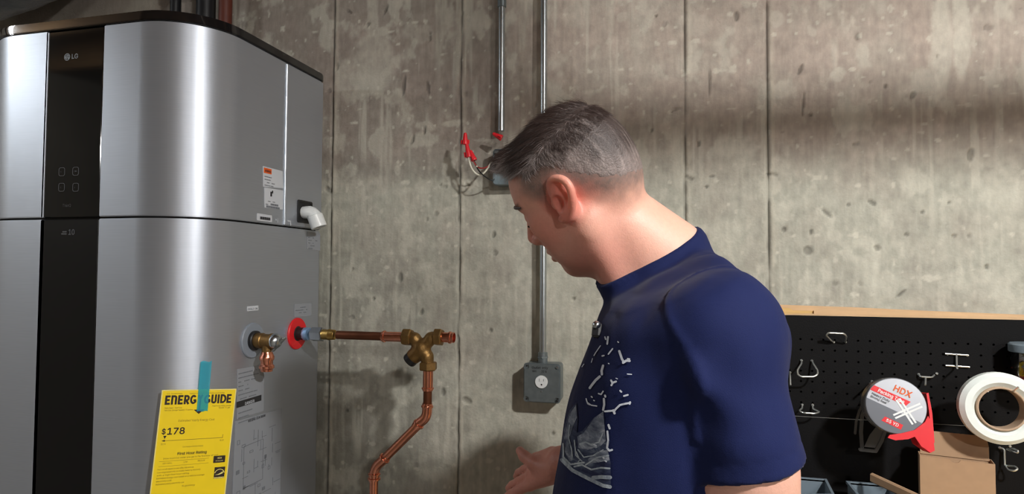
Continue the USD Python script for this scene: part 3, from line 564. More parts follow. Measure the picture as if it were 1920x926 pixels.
def surface_nets(f, lo, hi, h, B=12, slack=1.5):
    """the zero surface of f as a mesh of near-square cells, worked out only in the blocks that hold some of it"""
    lo = np.asarray(lo, float); nb = np.ceil((np.asarray(hi)-lo)/(h*B)).astype(int); N = nb*B
    bi = np.stack(np.meshgrid(*[np.arange(k) for k in nb], indexing='ij'), -1).reshape(-1, 3)
    d = f(lo+(bi+.5)*h*B); bi = bi[np.abs(d) < h*B*.87*slack+.004]
    g = np.stack(np.meshgrid(*[np.arange(B+1)]*3, indexing='ij'), -1).reshape(-1, 3)
    keys, verts, quads = [], [], []
    cell = lambda c: (c[..., 0]+1)*(N[1]+2)*(N[2]+2)+(c[..., 1]+1)*(N[2]+2)+c[..., 2]+1
    E = [(a, b) for a in range(8) for b in range(a+1, 8) if bin(a ^ b).count('1') == 1]
    off = np.array([[(a >> 2) & 1, (a >> 1) & 1, a & 1] for a in range(8)])
    for s in range(0, len(bi), 220):
        bb = bi[s:s+220]; pts = lo+(bb[:, None]*B+g[None])*h
        S = f(pts.reshape(-1, 3)).reshape(len(bb), B+1, B+1, B+1)
        C = np.stack([S[:, o[0]:o[0]+B, o[1]:o[1]+B, o[2]:o[2]+B] for o in off], -1); m = C < 0
        act = np.argwhere(m.any(-1) & ~m.all(-1))
        if not len(act): continue
        c = C[act[:, 0], act[:, 1], act[:, 2], act[:, 3]]; acc = np.zeros((len(act), 3)); n = np.zeros(len(act))
        for a, b in E:
            w = (c[:, a] < 0) != (c[:, b] < 0); t = np.where(w, c[:, a]/np.where(w, c[:, a]-c[:, b], 1), 0)
            acc += np.where(w[:, None], off[a]+(off[b]-off[a])*t[:, None], 0); n += w
        ci = bb[act[:, 0]]*B+act[:, 1:]
        keys.append(cell(ci)); verts.append(lo+(ci+acc/n[:, None])*h)
        for ax in range(3):
            u, w = [(1, 2), (2, 0), (0, 1)][ax]
            s1 = [slice(0, B)]*3; s1[ax] = slice(1, B+1); A = S[:, :B, :B, :B]; D = S[(slice(None), *s1)]
            for sg in (0, 1):
                e = np.argwhere((A < 0) & (D >= 0) if sg == 0 else (A >= 0) & (D < 0))
                if not len(e): continue
                q = bb[e[:, 0]]*B+e[:, 1:]; eu, ew = np.eye(3, dtype=int)[u], np.eye(3, dtype=int)[w]
                Q = np.stack([cell(q-eu-ew), cell(q-ew), cell(q), cell(q-eu)], -1)
                quads.append(Q if sg == 0 else Q[:, ::-1])
    keys = np.concatenate(keys); verts = np.vstack(verts); quads = np.vstack(quads)
    o = np.argsort(keys); keys, verts = keys[o], verts[o]
    i = np.minimum(np.searchsorted(keys, quads), len(keys)-1); ok = (keys[i] == quads).all(1); i = i[ok]
    return trimesh.Trimesh(verts, np.vstack([i[:, [0, 1, 2]], i[:, [0, 2, 3]]]), process=False)
def march(f, o, d, t0, t1, n=120):
    """distance along each ray d from o to the surface of f (nan where it misses)"""
    t = np.full(len(d), float(t0)); hit = np.zeros(len(d), bool); go = np.arange(len(d))
    for _ in range(n):
        e = f(o+d[go]*t[go, None]); h = e < .0004; hit[go[h]] = True; t[go[~h]] += np.maximum(e[~h]*.7, .0003); go = go[~h]; go = go[t[go] < t1]
        if not len(go): break
    t[(t > t1) | ~hit] = np.nan; return t
def grad(f, p, e=.001):
    g = np.stack([f(p+V(*np.eye(3)[k])*e)-f(p-V(*np.eye(3)[k])*e) for k in range(3)], -1)
    return g/np.maximum(np.linalg.norm(g, axis=1), 1e-9)[:, None]
# ------------------------------------------------------------------ the person: skeleton
EAR = at(1057, 379, D=.905)
_F = (EAR-CAM)/np.linalg.norm(EAR-CAM); _R = np.cross(_F, CU); _R /= np.linalg.norm(_R); _U = np.cross(_R, _F)
hyaw = math.radians(25)
uv = -.575*_R+.818*_U; f0 = -.818*_R-.575*_U
fv = math.cos(hyaw)*f0+math.sin(hyaw)*_F; lv_ = -math.cos(hyaw)*_F+math.sin(hyaw)*f0
HR3 = np.stack([fv, uv, lv_]); HO = EAR-lv_*.074
def hp(f, u, l=0.): return HO+fv*f+uv*u+lv_*l
NECK = at(1226, 489, D=.975); NECKT = hp(-.022, -.045)
LS = at(1343, 616, D=.775); LE = at(1438, 1078, D=.755); LWR = LE+V(-.20, .02, -.15)
RSH = V(.015, 1.170, LS[2]-.004); RWR = at(1052, 866, D=1.275); REL = V(.030, 1.235, RSH[2]-.285)
def near(p, c, r, f):
    """f only where p is within r of c (far enough away elsewhere)"""
    e = np.linalg.norm(p-np.asarray(c, float), axis=1); m = e < r; d = np.maximum(e-r*.55, .02)
    if m.any(): d[m] = f(p[m])
    return d
def sd_nose(Q):
    q = Q
    n = sd_cone(q, (.086, .022, 0), (.1125, -.0185, 0), .0085, .0105)
    n = smin(n, sd_ell(Q, (.100, -.0255, .011), (.014, .0090, .0090)), .007)
    n = smin(n, sd_cone(q, (.094, -.029, 0), (.108, -.024, 0), .006, .006), .006)
    return smax(n, -sd_ell(Q, (.103, -.0350, .0075), (.006, .0045, .0035)), .003)
_a = math.radians(32); EROT = np.array([[math.cos(_a), math.sin(_a), 0], [-math.sin(_a), math.cos(_a), 0], [0, 0, 1]])
from scipy.interpolate import CubicSpline
_rim = np.array([(.009, .004, .073), (.013, .024, .078), (.006, .035, .084), (-.008, .036, .089), (-.018, .026, .091), (-.020, .009, .090), (-.016, -.007, .085), (-.008, -.020, .079), (.003, -.025, .073)])
RIM = CubicSpline(np.arange(9), _rim)(np.linspace(0, 8, 26))
def sd_ear(Q):
    e = (Q-V(-.002, .004, 0))@EROT.T+V(-.002, .004, 0); e = e/V(1.08, 1., 1.)
    plate = sd_ell(e, (-.004, .006, .077), (.017, .031, .010), np.array([[.96, -.20, .22], [.20, .98, 0], [-.22, .04, .97]]))
    plate = smax(plate, -sd_ell(e, (.002, -.001, .089), (.0090, .0135, .0130)), .004)
    plate = smax(plate, -sd_ell(e, (-.005, .022, .090), (.0080, .010, .007)), .004)
    h = sd_chain(e, RIM, np.interp(np.linspace(0, 1, len(RIM)), [0, .3, .7, .9, 1], [.0038, .0043, .0044, .0054, .0050]), .004)
    h = smin(h, sd_ell(e, (.010, -.002, .075), (.0048, .0075, .0055)), .004)
    return smin(h, plate, .005)
def sd_skull(q):
    d = sd_ell(q, (-.013, .040, 0), (.092, .076, .0755))
    return smin(d, sd_ell(q, (.040, .044, 0), (.050, .052, .060)), .03)       # forehead
def sd_head(p):
    q = (p-HO)@HR3.T; Q = q.copy(); Q[:, 2] = np.abs(q[:, 2])          # f, u, |l|
    d = sd_skull(q)
    d = smin(d, sd_ell(q, (-.052, -.002, 0), (.046, .060, .052)), .03)     # nape
    d = smin(d, sd_ell(q, (.040, -.018, 0), (.054, .080, .060)), .03)      # face
    d = smin(d, sd_cone(Q, (.004, -.050, .054), (.066, -.090, .014), .016, .018), .03)   # jaw
    d = smin(d, sd_ell(q, (.034, -.070, 0), (.046, .034, .046)), .03)
    d = smin(d, sd_ell(q, (.075, -.090, 0), (.020, .019, .022)), .016)     # chin
    d = smin(d, sd_cone(Q, (.080, .033, .012), (.070, .034, .044), .012, .010), .012)    # brow
    d = smin(d, sd_ell(Q, (.052, -.012, .044), (.030, .024, .018)), .018)  # cheekbone
    d = smin(d, sd_ell(Q, (.048, -.052, .036), (.030, .032, .020)), .022)  # cheek
    def face(Q):
        d = smax(near_d, -sd_ell(Q, (.094, .012, .032), (.016, .011, .017)), .012)  # socket
        d = smin(d, sd_nose(Q), .010)
        d = smin(d, sd_ell(Q, (.085, -.050, 0), (.016, .020, .027)), .014)     # muzzle
        d = smin(d, sd_cone(Q, (.1030, -.0515, 0), (.089, -.0565, .022), .0066, .0030), .005)
        d = smin(d, sd_cone(Q, (.1015, -.0645, 0), (.089, -.0605, .020), .0076, .0030), .005)
        d = smax(d, -sd_cone(Q, (.111, -.0582, 0), (.092, -.0588, .023), .0028, .0012), .003)
        d = smin(d, sd_ell(Q, (.0735, .010, .032), (.0145, .0135, .0155)), .005)   # upper lid, looking down
        return smax(d, -sd_cone(Q, (.0880, .0035, .022), (.0840, .0045, .043), .0016, .0014), .002)
    m = (Q[:, 0] > .045) & (np.abs(Q[:, 1]+.02) < .085)
    if m.any(): near_d = d[m]; d = d.copy(); d[m] = face(Q[m])
    return smin(d, near(Q, (-.003, .005, .08), .062, sd_ear), .005)
def sd_neck(p):
    d = sd_cone(p, hp(-.006, -.030), NECK, .054, .062)
    d = smin(d, sd_cone(p, hp(.034, -.072), NECK+V(-.026, 0, -.030), .034, .040), .04)
    d = smin(d, sd_cone(p, at(1196, 428, D=.975), at(1272, 472, D=.975), .034, .036), .05)
    d = smin(d, sd_cone(p, hp(-.004, -.040, .054), NECK+V(-.050, -.035, -.035), .014, .016), .03)
    return d
TZ = np.array([at(1250, y, D=.97)[2] for y in (440, 470, 500, 525, 560, 610, 690, 740, 850, 926, 1000, 1120, 1300)])[::-1]
TF = np.array([at(x, 500, D=.97)[0] for x in (1215, 1190, 1166, 1150, 1138, 1123, 1091, 1073, 1052, 1040, 1036, 1040, 1065)])[::-1]
TB = np.array([at(x, 500, D=.97)[0] for x in (1290, 1328, 1353, 1372, 1398, 1428, 1448, 1451, 1448, 1445, 1445, 1450, 1455)])[::-1]
TWD = np.array([.046, .058, .076, .100, .146, .176, .188, .188, .184, .180, .178, .180, .185])[::-1]
from scipy.interpolate import PchipInterpolator
_tf, _tb, _tw = PchipInterpolator(TZ, TF), PchipInterpolator(TZ, TB), PchipInterpolator(TZ, TWD)
TY = .965
def sd_torso(p, grow=0.):
    z = np.clip(p[:, 2], TZ[0], TZ[-1]); xf, xb, w = _tf(z)-grow, _tb(z)+grow, _tw(z)+grow
    a, c = (xb-xf)/2, (xb+xf)/2; dx, dy = np.abs(p[:, 0]-c)/a, np.abs(p[:, 1]-TY)/w
    k = (dx**2.3+dy**2.3)**(1/2.3); d = (k-1)*np.minimum(a, w)*.92
    return smax(smax(d, p[:, 2]-TZ[-1]-.03-grow, .05), TZ[0]-p[:, 2], .02)
def sd_shoulders(p, g=0.):
    d = sd_cone(p, NECK+V(.045, -.045, -.090), LS+V(.004, .02, .006), .062+g, .060+g)
    d = smin(d, sd_cone(p, NECK+V(.045, .045, -.090), RSH+V(.004, -.02, .006), .062+g, .060+g), .03)
    return d
ARM_R = (.058, .054)
def sd_arm_l(p): return smin(sd_chain(p, [LS+V(.01, .03, -.05), LS+(LE-LS)*.55, LE], [.040, .0565, .050], .02), sd_chain(p, [LE, LE+(LWR-LE)*.35, LWR], [.046, .046, .031]), .02)
HD = at(950, 899, D=1.395)-RWR; HD /= np.linalg.norm(HD)
HT = at(975, 845, D=1.335)-RWR
HU = HT-HD*(HT@HD); HU /= np.linalg.norm(HU); HT = HT+RWR             # thumb side of the hand
HN = np.cross(HD, HU)                                     # back or palm normal
if HN@CF > 0: HN = -HN
def rh(d, u, n=0.): return RWR+HD*d+HU*u+HN*n
_aw = np.cross(HD, HU); _aw = _aw if _aw@CF > 0 else -_aw
HS = HU*.50+_aw*.87; HS /= np.linalg.norm(HS)              # index to little finger runs mostly away from the viewer
HN = np.cross(HD, HS); HN = HN if HN@HU > 0 else -HN       # the side the fingers curl to
def rh(d, u, n=0.): return RWR+HD*d-HS*u+HN*n
def sd_hand_r(p):
    d = sd_chain(p, [rh(-.01, 0), rh(.018, .002), rh(.050, .004)], [.027, .028, .027])
    d = smax(d, np.abs((p-RWR)@HN)-.018, .014)
    for u0, u1 in ((.024, .030), (.008, .010), (-.008, -.010), (-.022, -.028)):
        d = smin(d, sd_cone(p, rh(.030, u0), rh(.088, u1), .0160, .0120), .016)
    for pts, r in (([(.088, .030, 0), (.128, .036, .002), (.152, .038, .000), (.170, .038, -.004)], .0098), ([(.090, .010, 0), (.134, .013, -.002), (.162, .014, -.006), (.182, .014, -.012)], .0100),
                   ([(.088, -.010, 0), (.128, -.013, -.004), (.154, -.014, -.010), (.172, -.014, -.018)], .0094), ([(.080, -.028, 0), (.110, -.035, -.004), (.128, -.038, -.010), (.144, -.039, -.016)], .0086)):
        d = smin(d, sd_chain(p, [rh(*q) for q in pts], [r*1.08, r*1.04, r*.98, r*.86], .003), .006)
    t0, t3 = rh(.012, .020, .004), HT
    m = t3-t0; k = HD*.012+HN*.004
    t = sd_chain(p, [t0, t0+m*.42+k, t0+m*.74+k*.8, t3], [.0185, .0145, .0112, .0090], .006)
    return smin(d, t, .010)
def sd_arm_r(p): return smin(smin(sd_cone(p, RSH, REL, .056, .048), sd_chain(p, [REL, REL+(RWR-REL)*.35, RWR], [.045, .046, .030]), .02), sd_hand_r(p), .012)
HIP = V((TF[0]+TB[0])/2, TY, TZ[0])
def sd_legs(p):
    d = sd_ell(p, HIP+V(0, 0, -.02), (.165, .180, .16))
    for s in (-1, 1):
        k, a = V(HIP[0]-.015, TY+s*.105, .50), V(HIP[0]+.02, TY+s*.115, .09)
        d = smin(d, sd_chain(p, [HIP+V(0, s*.085, -.06), k, a], [.098, .062, .046], .02), .03)
    return d
def sd_skin(p):
    d = smin(sd_head(p), sd_neck(p), .022)
    d = smin(d, sd_shoulders(p), .03); d = smin(d, sd_torso(p, -.012), .03)
    d = smin(d, sd_arm_l(p), .025); d = smin(d, sd_arm_r(p), .02)
    return smin(d, sd_legs(p)+.008, .03)

# ---- clothes
LSD = LE-LS; LSD /= np.linalg.norm(LSD)
_rf = np.random.default_rng(5)
FOLDS = []                                                 # soft creases: (a, b, radius, height)
def fold(px0, py0, px1, py1, D0, D1, r=.012, hgt=.006): FOLDS.append((at(px0, py0, D=D0), at(px1, py1, D=D1), r, hgt))
fold(1262, 640, 1240, 740, .80, .83); fold(1240, 640, 1200, 760, .84, .86, .014, .005); fold(1300, 580, 1262, 640, .76, .79, .012, .005)
fold(1430, 600, 1470, 690, .80, .83, .012, .006); fold(1400, 570, 1452, 660, .79, .82, .010, .005); fold(1265, 800, 1190, 900, .82, .86, .016, .006)
fold(1280, 730, 1440, 800, .70, .71, .016, .003); fold(1290, 860, 1480, 830, .69, .71, .014, .003); fold(1280, 660, 1330, 760, .72, .70, .012, .003); fold(1150, 620, 1230, 640, .84, .84, .02, .004); fold(1100, 820, 1200, 870, .85, .84, .02, .005); fold(1330, 470, 1380, 560, .88, .82, .014, .004); fold(1180, 540, 1250, 470, .87, .88, .016, .003)
CN = -.51*CR+.86*CU-.10*CF; CN /= np.linalg.norm(CN); CP = at(1216, 478, D=.975)     # plane of the neck opening
def collar(p): return (p-CP)@CN
HEM = .166
def sd_sleeve(p, g=0.):
    t = (p-LS)@LSD; e = LS+LSD*HEM
    sl = sd_cone(p, LS+V(0, .012, -.01), e+LSD*.03, .060+g, .0695+g)
    sl = smin(sl, sd_cone(p, LS+V(.01, .04, -.02), e+V(.006, .02, 0), .056+g, .058+g), .02)
    return smax(sl, t-HEM, .005)
def sd_shirt(p):
    d = smin(sd_torso(p), sd_shoulders(p, .006), .065)
    d = smax(d, collar(p)+.016, .028)                            # the cloth rolls over to the neckband
    d = smin(d, sd_neck(p)-.0035, .016)
    d = smin(d, sd_sleeve(p), .034-.024*ss(.02, .12, (p-LS)@LSD))
    t = (p-LS)@LSD
    d = smax(d, -smax(sd_cone(p, LS, LE, .0600, .0600), HEM-.030-t, .004), .003)           # open sleeve end
    s2 = RSH+(REL-RSH)*.7
    d = smin(d, smax(sd_cone(p, RSH, s2, .066, .068), (p-s2)@((REL-RSH)/np.linalg.norm(REL-RSH)), .006), .03)
    return smax(d, collar(p), .003)
def sd_shirt_folded(p):
    d = sd_shirt(p)
    m = np.abs(d) < .03
    if m.any():
        q = p[m]; e = np.zeros(len(q))
        for a, b, r, hg in FOLDS:
            ba = b-a; t = np.clip(((q-a)@ba)/(ba@ba), 0, 1); x = np.linalg.norm(q-a-t[:, None]*ba, axis=1)
            w = np.sin(np.pi*np.clip(t*.9+.05, 0, 1)); e += 2.4*hg*w*(np.exp(-(x/(r*1.6))**2))
        n = meshkit.fbm(q*V(9, 9, 5), 3, 4)-.5; n2 = meshkit.fbm(q*V(26, 26, 9), 2, 8)-.5
        rib = .0009*(np.clip((collar(q)+.0185)/.002, 0, 1))                 # the knitted collar band and the hem stitching stand proud
        t = (q-LS)@LSD; hemline = .0008*np.exp(-((t-(HEM-.022))/.0016)**2)*(sd_sleeve(q) < .012)
        seam = np.abs(sd_sleeve(q, .004)-sd_torso(q, .006)); arm = .0022*np.exp(-(seam/.0035)**2)*(t < .12)
        d = d.copy(); d[m] -= e+n*.010+n2*.003+rib-hemline+arm
    return d

# ------------------------------------------------------------------ the person: meshes
LOWLINE = lambda f: np.interp(f, [-.13, -.10, -.07, -.038, -.026, -.014, .008, .018, .05, .08], [-.086, -.064, -.040, -.012, .006, .032, .036, .012, .047, .08])
def hair_depth(q):
    """thickness of the cropped hair over the skull, by place on the head (f, u, |l|); below zero where there is none"""
    f, u, l = q[:, 0], q[:, 1], np.abs(q[:, 2])
    top = ss(.030, .105, u+.25*f)                                   # long on top, faded at the sides and nape
    front = .095-.42*np.maximum(u-.075, 0)                        # front hairline, falling back at the temple
    tmpl = .047+.075*ss(.070, .082, u)                            # squared temple, then the straight front hairline
    low = LOWLINE(f)+.005
    nz = meshkit.fbm(q*160, 2, 3)-.5
    edge = np.minimum(tmpl-f, (u-low)*np.where(f < -.02, .62, 1.))-.006+nz*.012
    k = ss(.000, .016, edge)*(1-(1-ss(.046, .068, u))*ss(-.016, .002, f))
    return (.0006+.0064*top)*k-.0035*(1-k), top, k
def hair_edge(q):
    f, u = q[:, 0], q[:, 1]
    low = LOWLINE(f)
    return np.minimum(.047+.075*ss(.070, .082, u)-f, (u-low)*np.where(f < -.02, .62, 1.))+(meshkit.fbm(q*70, 2, 3)-.5)*.016
def sd_hair(p):
    q = (p-HO)@HR3.T; th, top, k = hair_depth(q)
    d = sd_skull(q); d = smin(d, sd_ell(q, (-.052, -.002, 0), (.046, .060, .052)), .03); d = smin(d, sd_ell(q, (.040, -.018, 0), (.054, .080, .060)), .03)
    d = smin(d, sd_neck(p), .022)
    comb = meshkit.noise(np.stack([q[:, 0]*90, q[:, 1]*110, q[:, 2]*420], -1), 4)-.5       # locks run front to back
    d = d-th-comb*.0040*top*k
    bang = sd_ell(q, (.060, .101, .0), (.028, .0165, .050), None)
    bang = bang-.003*(meshkit.noise(np.stack([q[:, 0]*60, q[:, 1]*60, q[:, 2]*300], -1), 9)-.5)*2
    return smin(d, bang, .014)
def skin_colour(v):
    q = (v-HO)@HR3.T; L = np.abs(q[:, 2]); c = np.tile(np.array(lin(213, 156, 138)), (len(v), 1))
    n = meshkit.fbm(v*28, 3, 6)[:, None]
    red = np.array(lin(204, 116, 102)); pale = np.array(lin(223, 178, 156))
    d_ear = np.linalg.norm(q-V(-.002, .006, .080), axis=1)
    w = np.clip(.75*ss(.05, .026, d_ear)*(q[:, 2] > 0), 0, 1)
    w = np.maximum(w, .50*ss(.045, .015, np.linalg.norm(q-V(-.030, .004, .06), axis=1)))
    w = np.maximum(w, .55*ss(.030, .010, np.linalg.norm(q-V(.108, -.022, 0), axis=1)))
    w = np.maximum(w, .40*ss(.050, .020, np.linalg.norm(np.stack([q[:, 0]-.06, q[:, 1]+.02, L-.045], -1), axis=1)))
    w = np.maximum(w, .65*ss(.020, .010, np.linalg.norm(np.stack([q[:, 0]-.096, (q[:, 1]+.058)*1.6, L*.6], -1), axis=1)))
    w = np.maximum(w, .35*ss(.07, .03, np.linalg.norm(q-V(.03, -.10, .03), axis=1)))
    w = np.maximum(w, .45*ss(.28, .2, np.linalg.norm(v-RWR, axis=1)))
    c = c+(red-c)*np.clip(w[:, None]*(.75+.5*n), 0, 1)
    c = c+(pale-c)*(.5*ss(-.02, -.07, q[:, 0])*ss(.02, -.05, q[:, 1]))[:, None]
    stub = ss(-.02, -.06, q[:, 1])*ss(.0, .04, q[:, 0])*ss(-.15, -.11, q[:, 1])          # shaved beard
    c = c*(1-.16*stub[:, None]); brow = ss(.0075, .0035, np.abs(q[:, 1]-.033))*ss(.060, .056, L)*ss(.006, .012, L)
    c = c+(np.array(lin(78, 58, 50))-c)*(.85*brow*(q[:, 0] > .05))[:, None]
    fuzz = ss(-.020, .020, hair_edge(q))*(np.linalg.norm(q, axis=1) < .2)*(L < .081)*(np.linalg.norm(q-V(0, .006, .086), axis=1) > .029); c = c+(np.array(lin(114, 99, 93))-c)*(np.clip(.92*fuzz*(.92+.25*(meshkit.noise(v*V(420, 420, 180), 8)-.3)), 0, .95))[:, None]
    return np.clip(c*(1+.10*(n-.5)), 0, 1)
man = thing('person', 'man in navy t-shirt with pale print, greying hair, bowed head, one hand reaching out', 'person', base=(HIP[0], TY, 0))
head_m = surface_nets(lambda p: smin(sd_head(p), sd_neck(p), .022), hp(0, -.02)-V(.19, .17, .19), hp(0, -.02)+V(.22, .17, .17), .0019)
low_m = surface_nets(lambda p: smax(smin(smin(smin(sd_torso(p, -.014), sd_shoulders(p, -.022), .03), smin(sd_arm_l(p), smin(sd_arm_r(p), sd_legs(p)+.010, .03), .02), .025), near(p, NECK, .3, lambda q: sd_neck(q)+.006), .01), collar(p)+.030, .004), V(-.42, .52, .02), V(.32, 1.50, 1.56), .0060)
hand_m = surface_nets(sd_arm_r, np.minimum(RWR, rh(.19, 0))-.06, np.maximum(RWR, rh(.19, 0))+V(.10, .07, .07), .0027)
arm_m = surface_nets(sd_arm_l, np.minimum(LS, LWR)-.08, np.maximum(LS, LWR)+.08, .0040)
body = cat_([head_m, low_m, hand_m, arm_m])
part('body', body, M['skin'], man, col=skin_colour(body.vertices))
sh_m = surface_nets(sd_shirt_folded, V(TF.min()-.06, .52, .80), V(TB.max()+.16, 1.42, 1.58), .0038)
shirt = part('t_shirt', sh_m, M['shirt'], man, smooth=True, label='navy short-sleeved crew neck t-shirt')
jeans_m = surface_nets(lambda p: smax(sd_legs(p), p[:, 2]-HIP[2]-.10, .01), V(HIP[0]-.26, TY-.30, .02), V(HIP[0]+.26, TY+.30, HIP[2]+.2), .008)
part('jeans', jeans_m, M['jeans'], man, smooth=True)
for s in (-1, 1):
    a = V(HIP[0]+.02, TY+s*.115, 0)
    sm = surface_nets(lambda p: smax(smin(smin(sd_cone(p, a+V(.02, 0, .04), a+V(-.15, 0, .028), .040, .042), sd_cone(p, a+V(.02, 0, .05), a+V(.005, 0, .10), .044, .046), .03), 9, .001), .002-p[:, 2], .004), a-V(.26, .10, .01), a+V(.12, .10, .16), .005)
    part('shoe', sm, M['shoe'], man, smooth=True)
hm = surface_nets(sd_hair, hp(0, .03)-.16, hp(0, .03)+.16, .0019)
hq = (hm.vertices-HO)@HR3.T; th, top, kk = hair_depth(hq)
sel = (th > -.0028) | (sd_ell(hq, (.060, .101, .0), (.034, .0225, .056)) < 0)
fs = sel[hm.faces].all(1); hm = trimesh.Trimesh(hm.vertices, hm.faces[fs], process=False); hm.remove_unreferenced_vertices()
hq = (hm.vertices-HO)@HR3.T; th, top, kk = hair_depth(hq); nz = meshkit.fbm(np.stack([hq[:, 0]*60, hq[:, 1]*40, hq[:, 2]*240], -1), 3, 5)
dark, grey = np.array(lin(54, 43, 40)), np.array(lin(134, 122, 118))
g = np.clip(1.1*ss(.062, .010, hair_edge(hq))+.9*ss(.030, .075, hq[:, 0])*ss(.115, .085, hq[:, 1])+.20*ss(.55, .75, nz)+(nz-.5)*.6, 0, 1)
fade = np.array(lin(112, 99, 93)); hc = dark+(grey-dark)*g[:, None]; hc = hc+(fade-hc)*ss(.030, .008, hair_edge(hq))[:, None]
part('hair', hm, M['hair'], man, col=hc, label='cropped dark hair, grey at the sides and front')
def strands(name, m, idx, ln, w, jitter):
    p0 = hm.vertices[idx]; n = hm.vertex_normals[idx]; q = (p0-HO)@HR3.T
    t_ = ss(.35, .8, hair_depth(q)[1])[:, None]
    fl = fv*.95*t_+(-uv)*(.95*(1-t_))-fv*.35*(1-t_)
    fl = fl-n*np.sum(fl*n, 1)[:, None]; fl /= np.linalg.norm(fl, axis=1)[:, None]
    fl = fl+rng.normal(0, jitter, fl.shape); L = ln*(.55+.9*rng.random(len(idx)))[:, None]*(.45+.55*t_)
    pts = np.stack([p0-n*.001, p0+n*L*.10+fl*L*.32, p0+n*L*.13+fl*L*.68, p0+n*L*.10+fl*L], 1)
    c = UsdGeom.BasisCurves.Define(stage, numbered(str(man.GetPath())+'/'+name)); pts = pts-BASE[str(man.GetPath())]
    c.CreateTypeAttr('linear'); c.CreateCurveVertexCountsAttr(Vt.IntArray.FromNumpy(np.full(len(idx), 4, np.int32)))
    c.CreatePointsAttr(Vt.Vec3fArray.FromNumpy(pts.reshape(-1, 3).astype(np.float32)))
    c.CreateWidthsAttr(Vt.FloatArray.FromNumpy(np.tile(np.array([w, w, w*.8, w*.25], np.float32), len(idx)))); c.SetWidthsInterpolation('vertex')
    UsdShade.MaterialBindingAPI.Apply(c.GetPrim()).Bind(M[m]); setd(c.GetPrim(), kind='stuff')
pool = np.flatnonzero(th > .0010); pg = g[pool]
pick = rng.choice(pool, 15000); gp = g[pick]*1.05+rng.normal(0, .20, len(pick))
strands('dark_strands', 'strand_dark', pick[gp < .5], .016, .00022, .16)
strands('grey_strands', 'strand_grey', pick[gp >= .5], .014, .00022, .16)
def on_face(u, l, lift=0.):
    o = hp(.2, u, l); t = march(lambda q: smin(sd_head(q), sd_neck(q), .022), o, -fv[None], 0, .25, 160); return o-fv*(t[0]-lift)
for s in (-1, 1):
    part('eyelashes', tube([on_face(.0015, .023*s, .0006), on_face(-.0006, .032*s, .0012), on_face(-.0006, .042*s, .0014), on_face(.0012, .051*s, .0012)], [.0010]+[.0015]*12+[.0009], 6, n=14), M['eye_dark'], man)
    part('eyebrow', tube([on_face(.031, .012*s, .0002), on_face(.0345, .024*s, .0004), on_face(.0360, .038*s, .0004), on_face(.0345, .050*s, .0002), on_face(.030, .058*s, -.0004)], np.interp(np.linspace(0, 1, 18), [0, .25, .7, 1], [.0018, .0034, .0030, .0010]), 8, n=18), M['strand_dark'], man)
# ------------------------------------------------------------------ screen print on the chest
def on_shirt(px, py, lift=.0007):
    px, py = np.asarray(px, float), np.asarray(py, float)
    d = CR*((px-960)/FPX)[:, None]+CU*((463-py)/FPX)[:, None]+CF
    t = march(sd_shirt_folded, CAM, d, .6, 1.25); ok = np.isfinite(t); P = CAM+d*np.where(ok, t, 1.)[:, None]
    return P+grad(sd_shirt_folded, P)*lift, ok
def inked(name, polys, m, lift, parent, grid=7.0, **kw):
    """flat shapes laid on the cloth: cut to small triangles, each corner dropped onto the shirt"""
    out = []
    for g in polys:
        for q in getattr(g, 'geoms', [g]):
            if q.area < 1: continue
            v, f = trimesh.creation.triangulate_polygon(q, engine='earcut'); 
            v3 = np.column_stack([v, np.zeros(len(v))]); v3, f = trimesh.remesh.subdivide_to_size(v3, f, grid, max_iter=12)
            out.append(trimesh.Trimesh(v3, f, process=True))
    mm = cat_(out); P, ok = on_shirt(mm.vertices[:, 0], mm.vertices[:, 1], lift); f = mm.faces[ok[mm.faces].all(1)]
    t = trimesh.Trimesh(P, f, process=False)
    e = np.linalg.norm(P[f[:, 0]]-P[f[:, 1]], axis=1)+np.linalg.norm(P[f[:, 1]]-P[f[:, 2]], axis=1); t = trimesh.Trimesh(P, f[e < .05], process=False); t.remove_unreferenced_vertices()
    g = grad(sd_shirt_folded, t.vertices[t.faces[:, 0]]); nn = np.cross(t.vertices[t.faces[:, 1]]-t.vertices[t.faces[:, 0]], t.vertices[t.faces[:, 2]]-t.vertices[t.faces[:, 0]])
    fl = (nn*g).sum(1) < 0; F = t.faces.copy(); F[fl] = F[fl][:, ::-1]
    return part(name, trimesh.Trimesh(t.vertices, F, process=False), M[m], parent, smooth=True, **kw)
def zz(x, y): return 1040+x/2.84, 600+y/2.84          # from a close look at the chest
def blob(pts, r): return LineString([zz(*p) for p in pts]).buffer(r, quad_segs=4)
base_ = [Polygon([zz(*p) for p in ((118, 440), (126, 520), (120, 600), (150, 590), (210, 520), (262, 484), (270, 600), (285, 700), (300, 760), (300, 892), (262, 884), (190, 850), (100, 800), (40, 740), (40, 660), (58, 560), (82, 480))])]
inked('chest_print', base_, 'print_dark', .0007, shirt, label='pale wave-like print on the chest')
mid_ = [Polygon([zz(*p) for p in ((262, 486), (214, 522), (158, 600), (124, 620), (130, 680), (180, 690), (250, 668), (276, 640), (268, 560))]),
        Polygon([zz(*p) for p in ((118, 452), (84, 500), (66, 580), (60, 640), (78, 640), (104, 560), (122, 520))]),
        Polygon([zz(*p) for p in ((64, 640), (58, 700), (84, 752), (110, 742), (84, 690), (78, 640))]),
        Polygon([zz(*p) for p in ((180, 740), (230, 700), (285, 690), (296, 745), (240, 756), (190, 762))])]
inked('chest_print', mid_, 'print_grey', .0011, shirt)
